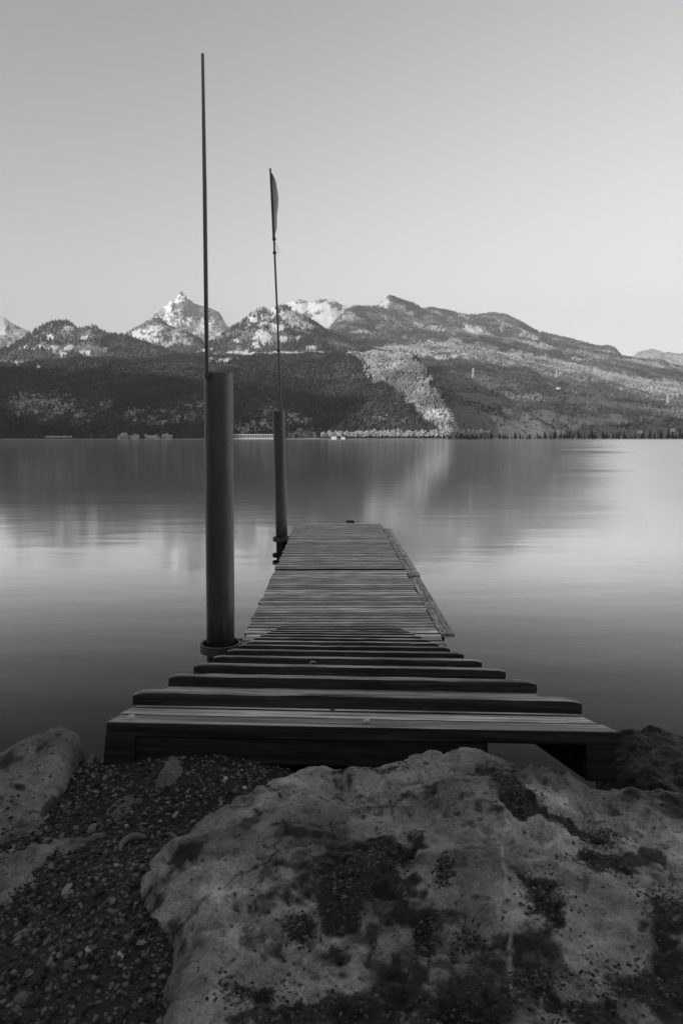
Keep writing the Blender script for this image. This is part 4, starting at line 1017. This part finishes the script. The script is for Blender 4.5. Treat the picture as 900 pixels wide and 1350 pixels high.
def reg_boulder(r, n):
    out = []
    for _ in range(n * 6):
        px, py, rx, ry = soil_spots[r.randint(0, len(soil_spots))]
        cx, cy = G(px + r.randn() * rx * .55, py + r.randn() * ry * .55, -.60); out.append((cx, cy))
        if len(out) >= n: break
    q = np.array(out); dg = bpy.context.evaluated_depsgraph_get()
    res = []
    from mathutils.bvhtree import BVHTree
    bv = BVHTree.FromObject(boulder, dg); loc = boulder.location
    for (x, y) in q:
        h = bv.ray_cast(Vector((x - loc.x, y - loc.y, 5)), Vector((0, 0, -1)))
        if h[0] is not None: res.append((x, y, h[0].z + loc.z))
    return np.array(res)
bpy.context.view_layer.update()
stones('gravel', 'grit lying in the hollows of the great boulder', 12000, reg_boulder, None, (.0008, .0034), 4, M_peb, (0, .5))

def reg_slab(r, n):
    from mathutils.bvhtree import BVHTree
    dg = bpy.context.evaluated_depsgraph_get(); res = []
    for o_ in (slab_a, slab_s):
        bv = BVHTree.FromObject(o_, dg); L = o_.location
        x = r.uniform(-1.1, -.3, n * 3); y = r.uniform(.6, 1.42, n * 3); k_ = fbm(x * 7, y * 7, 0, 4, 91) > .10 - .25 * (r.rand(n * 3) ** 4)
        for a, b in zip(x[k_], y[k_]):
            h = bv.ray_cast(Vector((a - L.x, b - L.y, 5)), Vector((0, 0, -1)))
            if h[0] is not None and h[1].z > .6: res.append((a, b, h[0].z + L.z))
    return np.array(res)
stones('gravel', 'grit and chips scattered over the pale slabs at the left', 3500, reg_slab, None, (.001, .007), 9, M_peb)
for (px, py, rr_, lab) in ((483, 931, .0055, 'tiny pale pebble lying on the front boards of the gangway'), (172, 945, .006, 'tiny pale chip on the left corner of the front gangway board')):
    d_ = 1.39 if px > 300 else 1.36
    p_ = at(px, py, d_); loc_ = GM.inverted() @ p_
    o = rock_mesh('pebble', mat_plain('pale_pebble', .55, .8), rr_, 3, (1.2, .9, .7), .4, px); o.location = GM @ Vector((loc_.x, max(loc_.y, .03), .004)); tag(o, lab, 'pebble')
lv = []; lf = []
for i in range(9):
    t = i / 8; wd = .012 * math.sin(math.pi * min(1, t * 1.02)) + .0008
    for j in (-1, 0, 1): lv.append((-.024 + .048 * t, j * wd, .010 * math.sin(t * 3) + .006 * abs(j)))
for i in range(8):
    for j in range(2): lf.append((i * 3 + j, i * 3 + j + 1, i * 3 + j + 4, i * 3 + j + 3))
o = from_pydata('dead_leaf', lv, lf, mat_plain('dry_leaf', .22, .7), None, smooth=True); md = o.modifiers.new('thickness', 'SOLIDIFY'); md.thickness = .0006
p_ = GM.inverted() @ at(411, 889, 2.18); bi = round((p_.y - .245) / .355); o.location = GM @ Vector((p_.x, .245 + .355 * bi, .036)); o.rotation_euler = (.1, 0, .5); o.scale = (.6, .6, .6)
tag(o, 'curled dry leaf caught on a batten of the gangway, left of its middle', 'leaf')

# curved pale root lying in the gravel, and dry grass blades
def swept(name, pts, radii, mat, label, cat, group=None):
    bm = bmesh.new(); n = 10; rings = []
    for i, p in enumerate(pts):
        p = Vector(p); q = Vector(pts[min(i + 1, len(pts) - 1)]) - Vector(pts[max(i - 1, 0)]); M = q.to_track_quat('Z', 'Y').to_matrix()
        rings.append([bm.verts.new(p + M @ Vector((radii[i] * math.cos(2 * math.pi * k / n), radii[i] * math.sin(2 * math.pi * k / n), 0)) * (1 + .25 * mnoise.noise(p * 60 + Vector((k, 0, 0))))) for k in range(n)])
    for i in range(len(rings) - 1):
        for k in range(n): bm.faces.new((rings[i][k], rings[i][(k + 1) % n], rings[i + 1][(k + 1) % n], rings[i + 1][k]))
    bm.faces.new(rings[0][::-1]); bm.faces.new(rings[-1])
    o = bm_obj(name, bm, mat, None, smooth=True); tag(o, label, cat, group); return o
M_root = mat_plain('bleached_wood', .12, .9)
gp = []
for k in range(12):
    t = k / 11; a = R(200 - 150 * t); q = G(180 + 20 * math.cos(a), 1150 - 15 * math.sin(a), -.70); gp.append((q[0], q[1], H + float(ground_z(np.array(q[0]), np.array(q[1]))) + .010))
swept('driftwood', gp, [.0015 + .0035 * math.sin(math.pi * k / 11) + .002 * k / 11 for k in range(12)], M_root, 'small curved pale driftwood lying in the gravel beside the boulder', 'driftwood')

# ---------------------------------------------------------------- air
hm = bpy.data.materials.new('haze'); hm.use_nodes = True; ht = hm.node_tree; ht.nodes.remove(ht.nodes['Principled BSDF'])
pv = ht.nodes.new('ShaderNodeVolumePrincipled'); pv.inputs['Density'].default_value = HAZE; pv.inputs['Color'].default_value = g(.95); pv.inputs['Anisotropy'].default_value = .3
ht.links.new(pv.outputs[0], ht.nodes['Material Output'].inputs['Volume'])
bm = bmesh.new(); box(bm, (0, 3700, 899), (12000, 12400, 1806))
o = bm_obj('haze', bm, hm); tag(o, 'thin blue air between here and the far mountains', None, None, 'stuff')
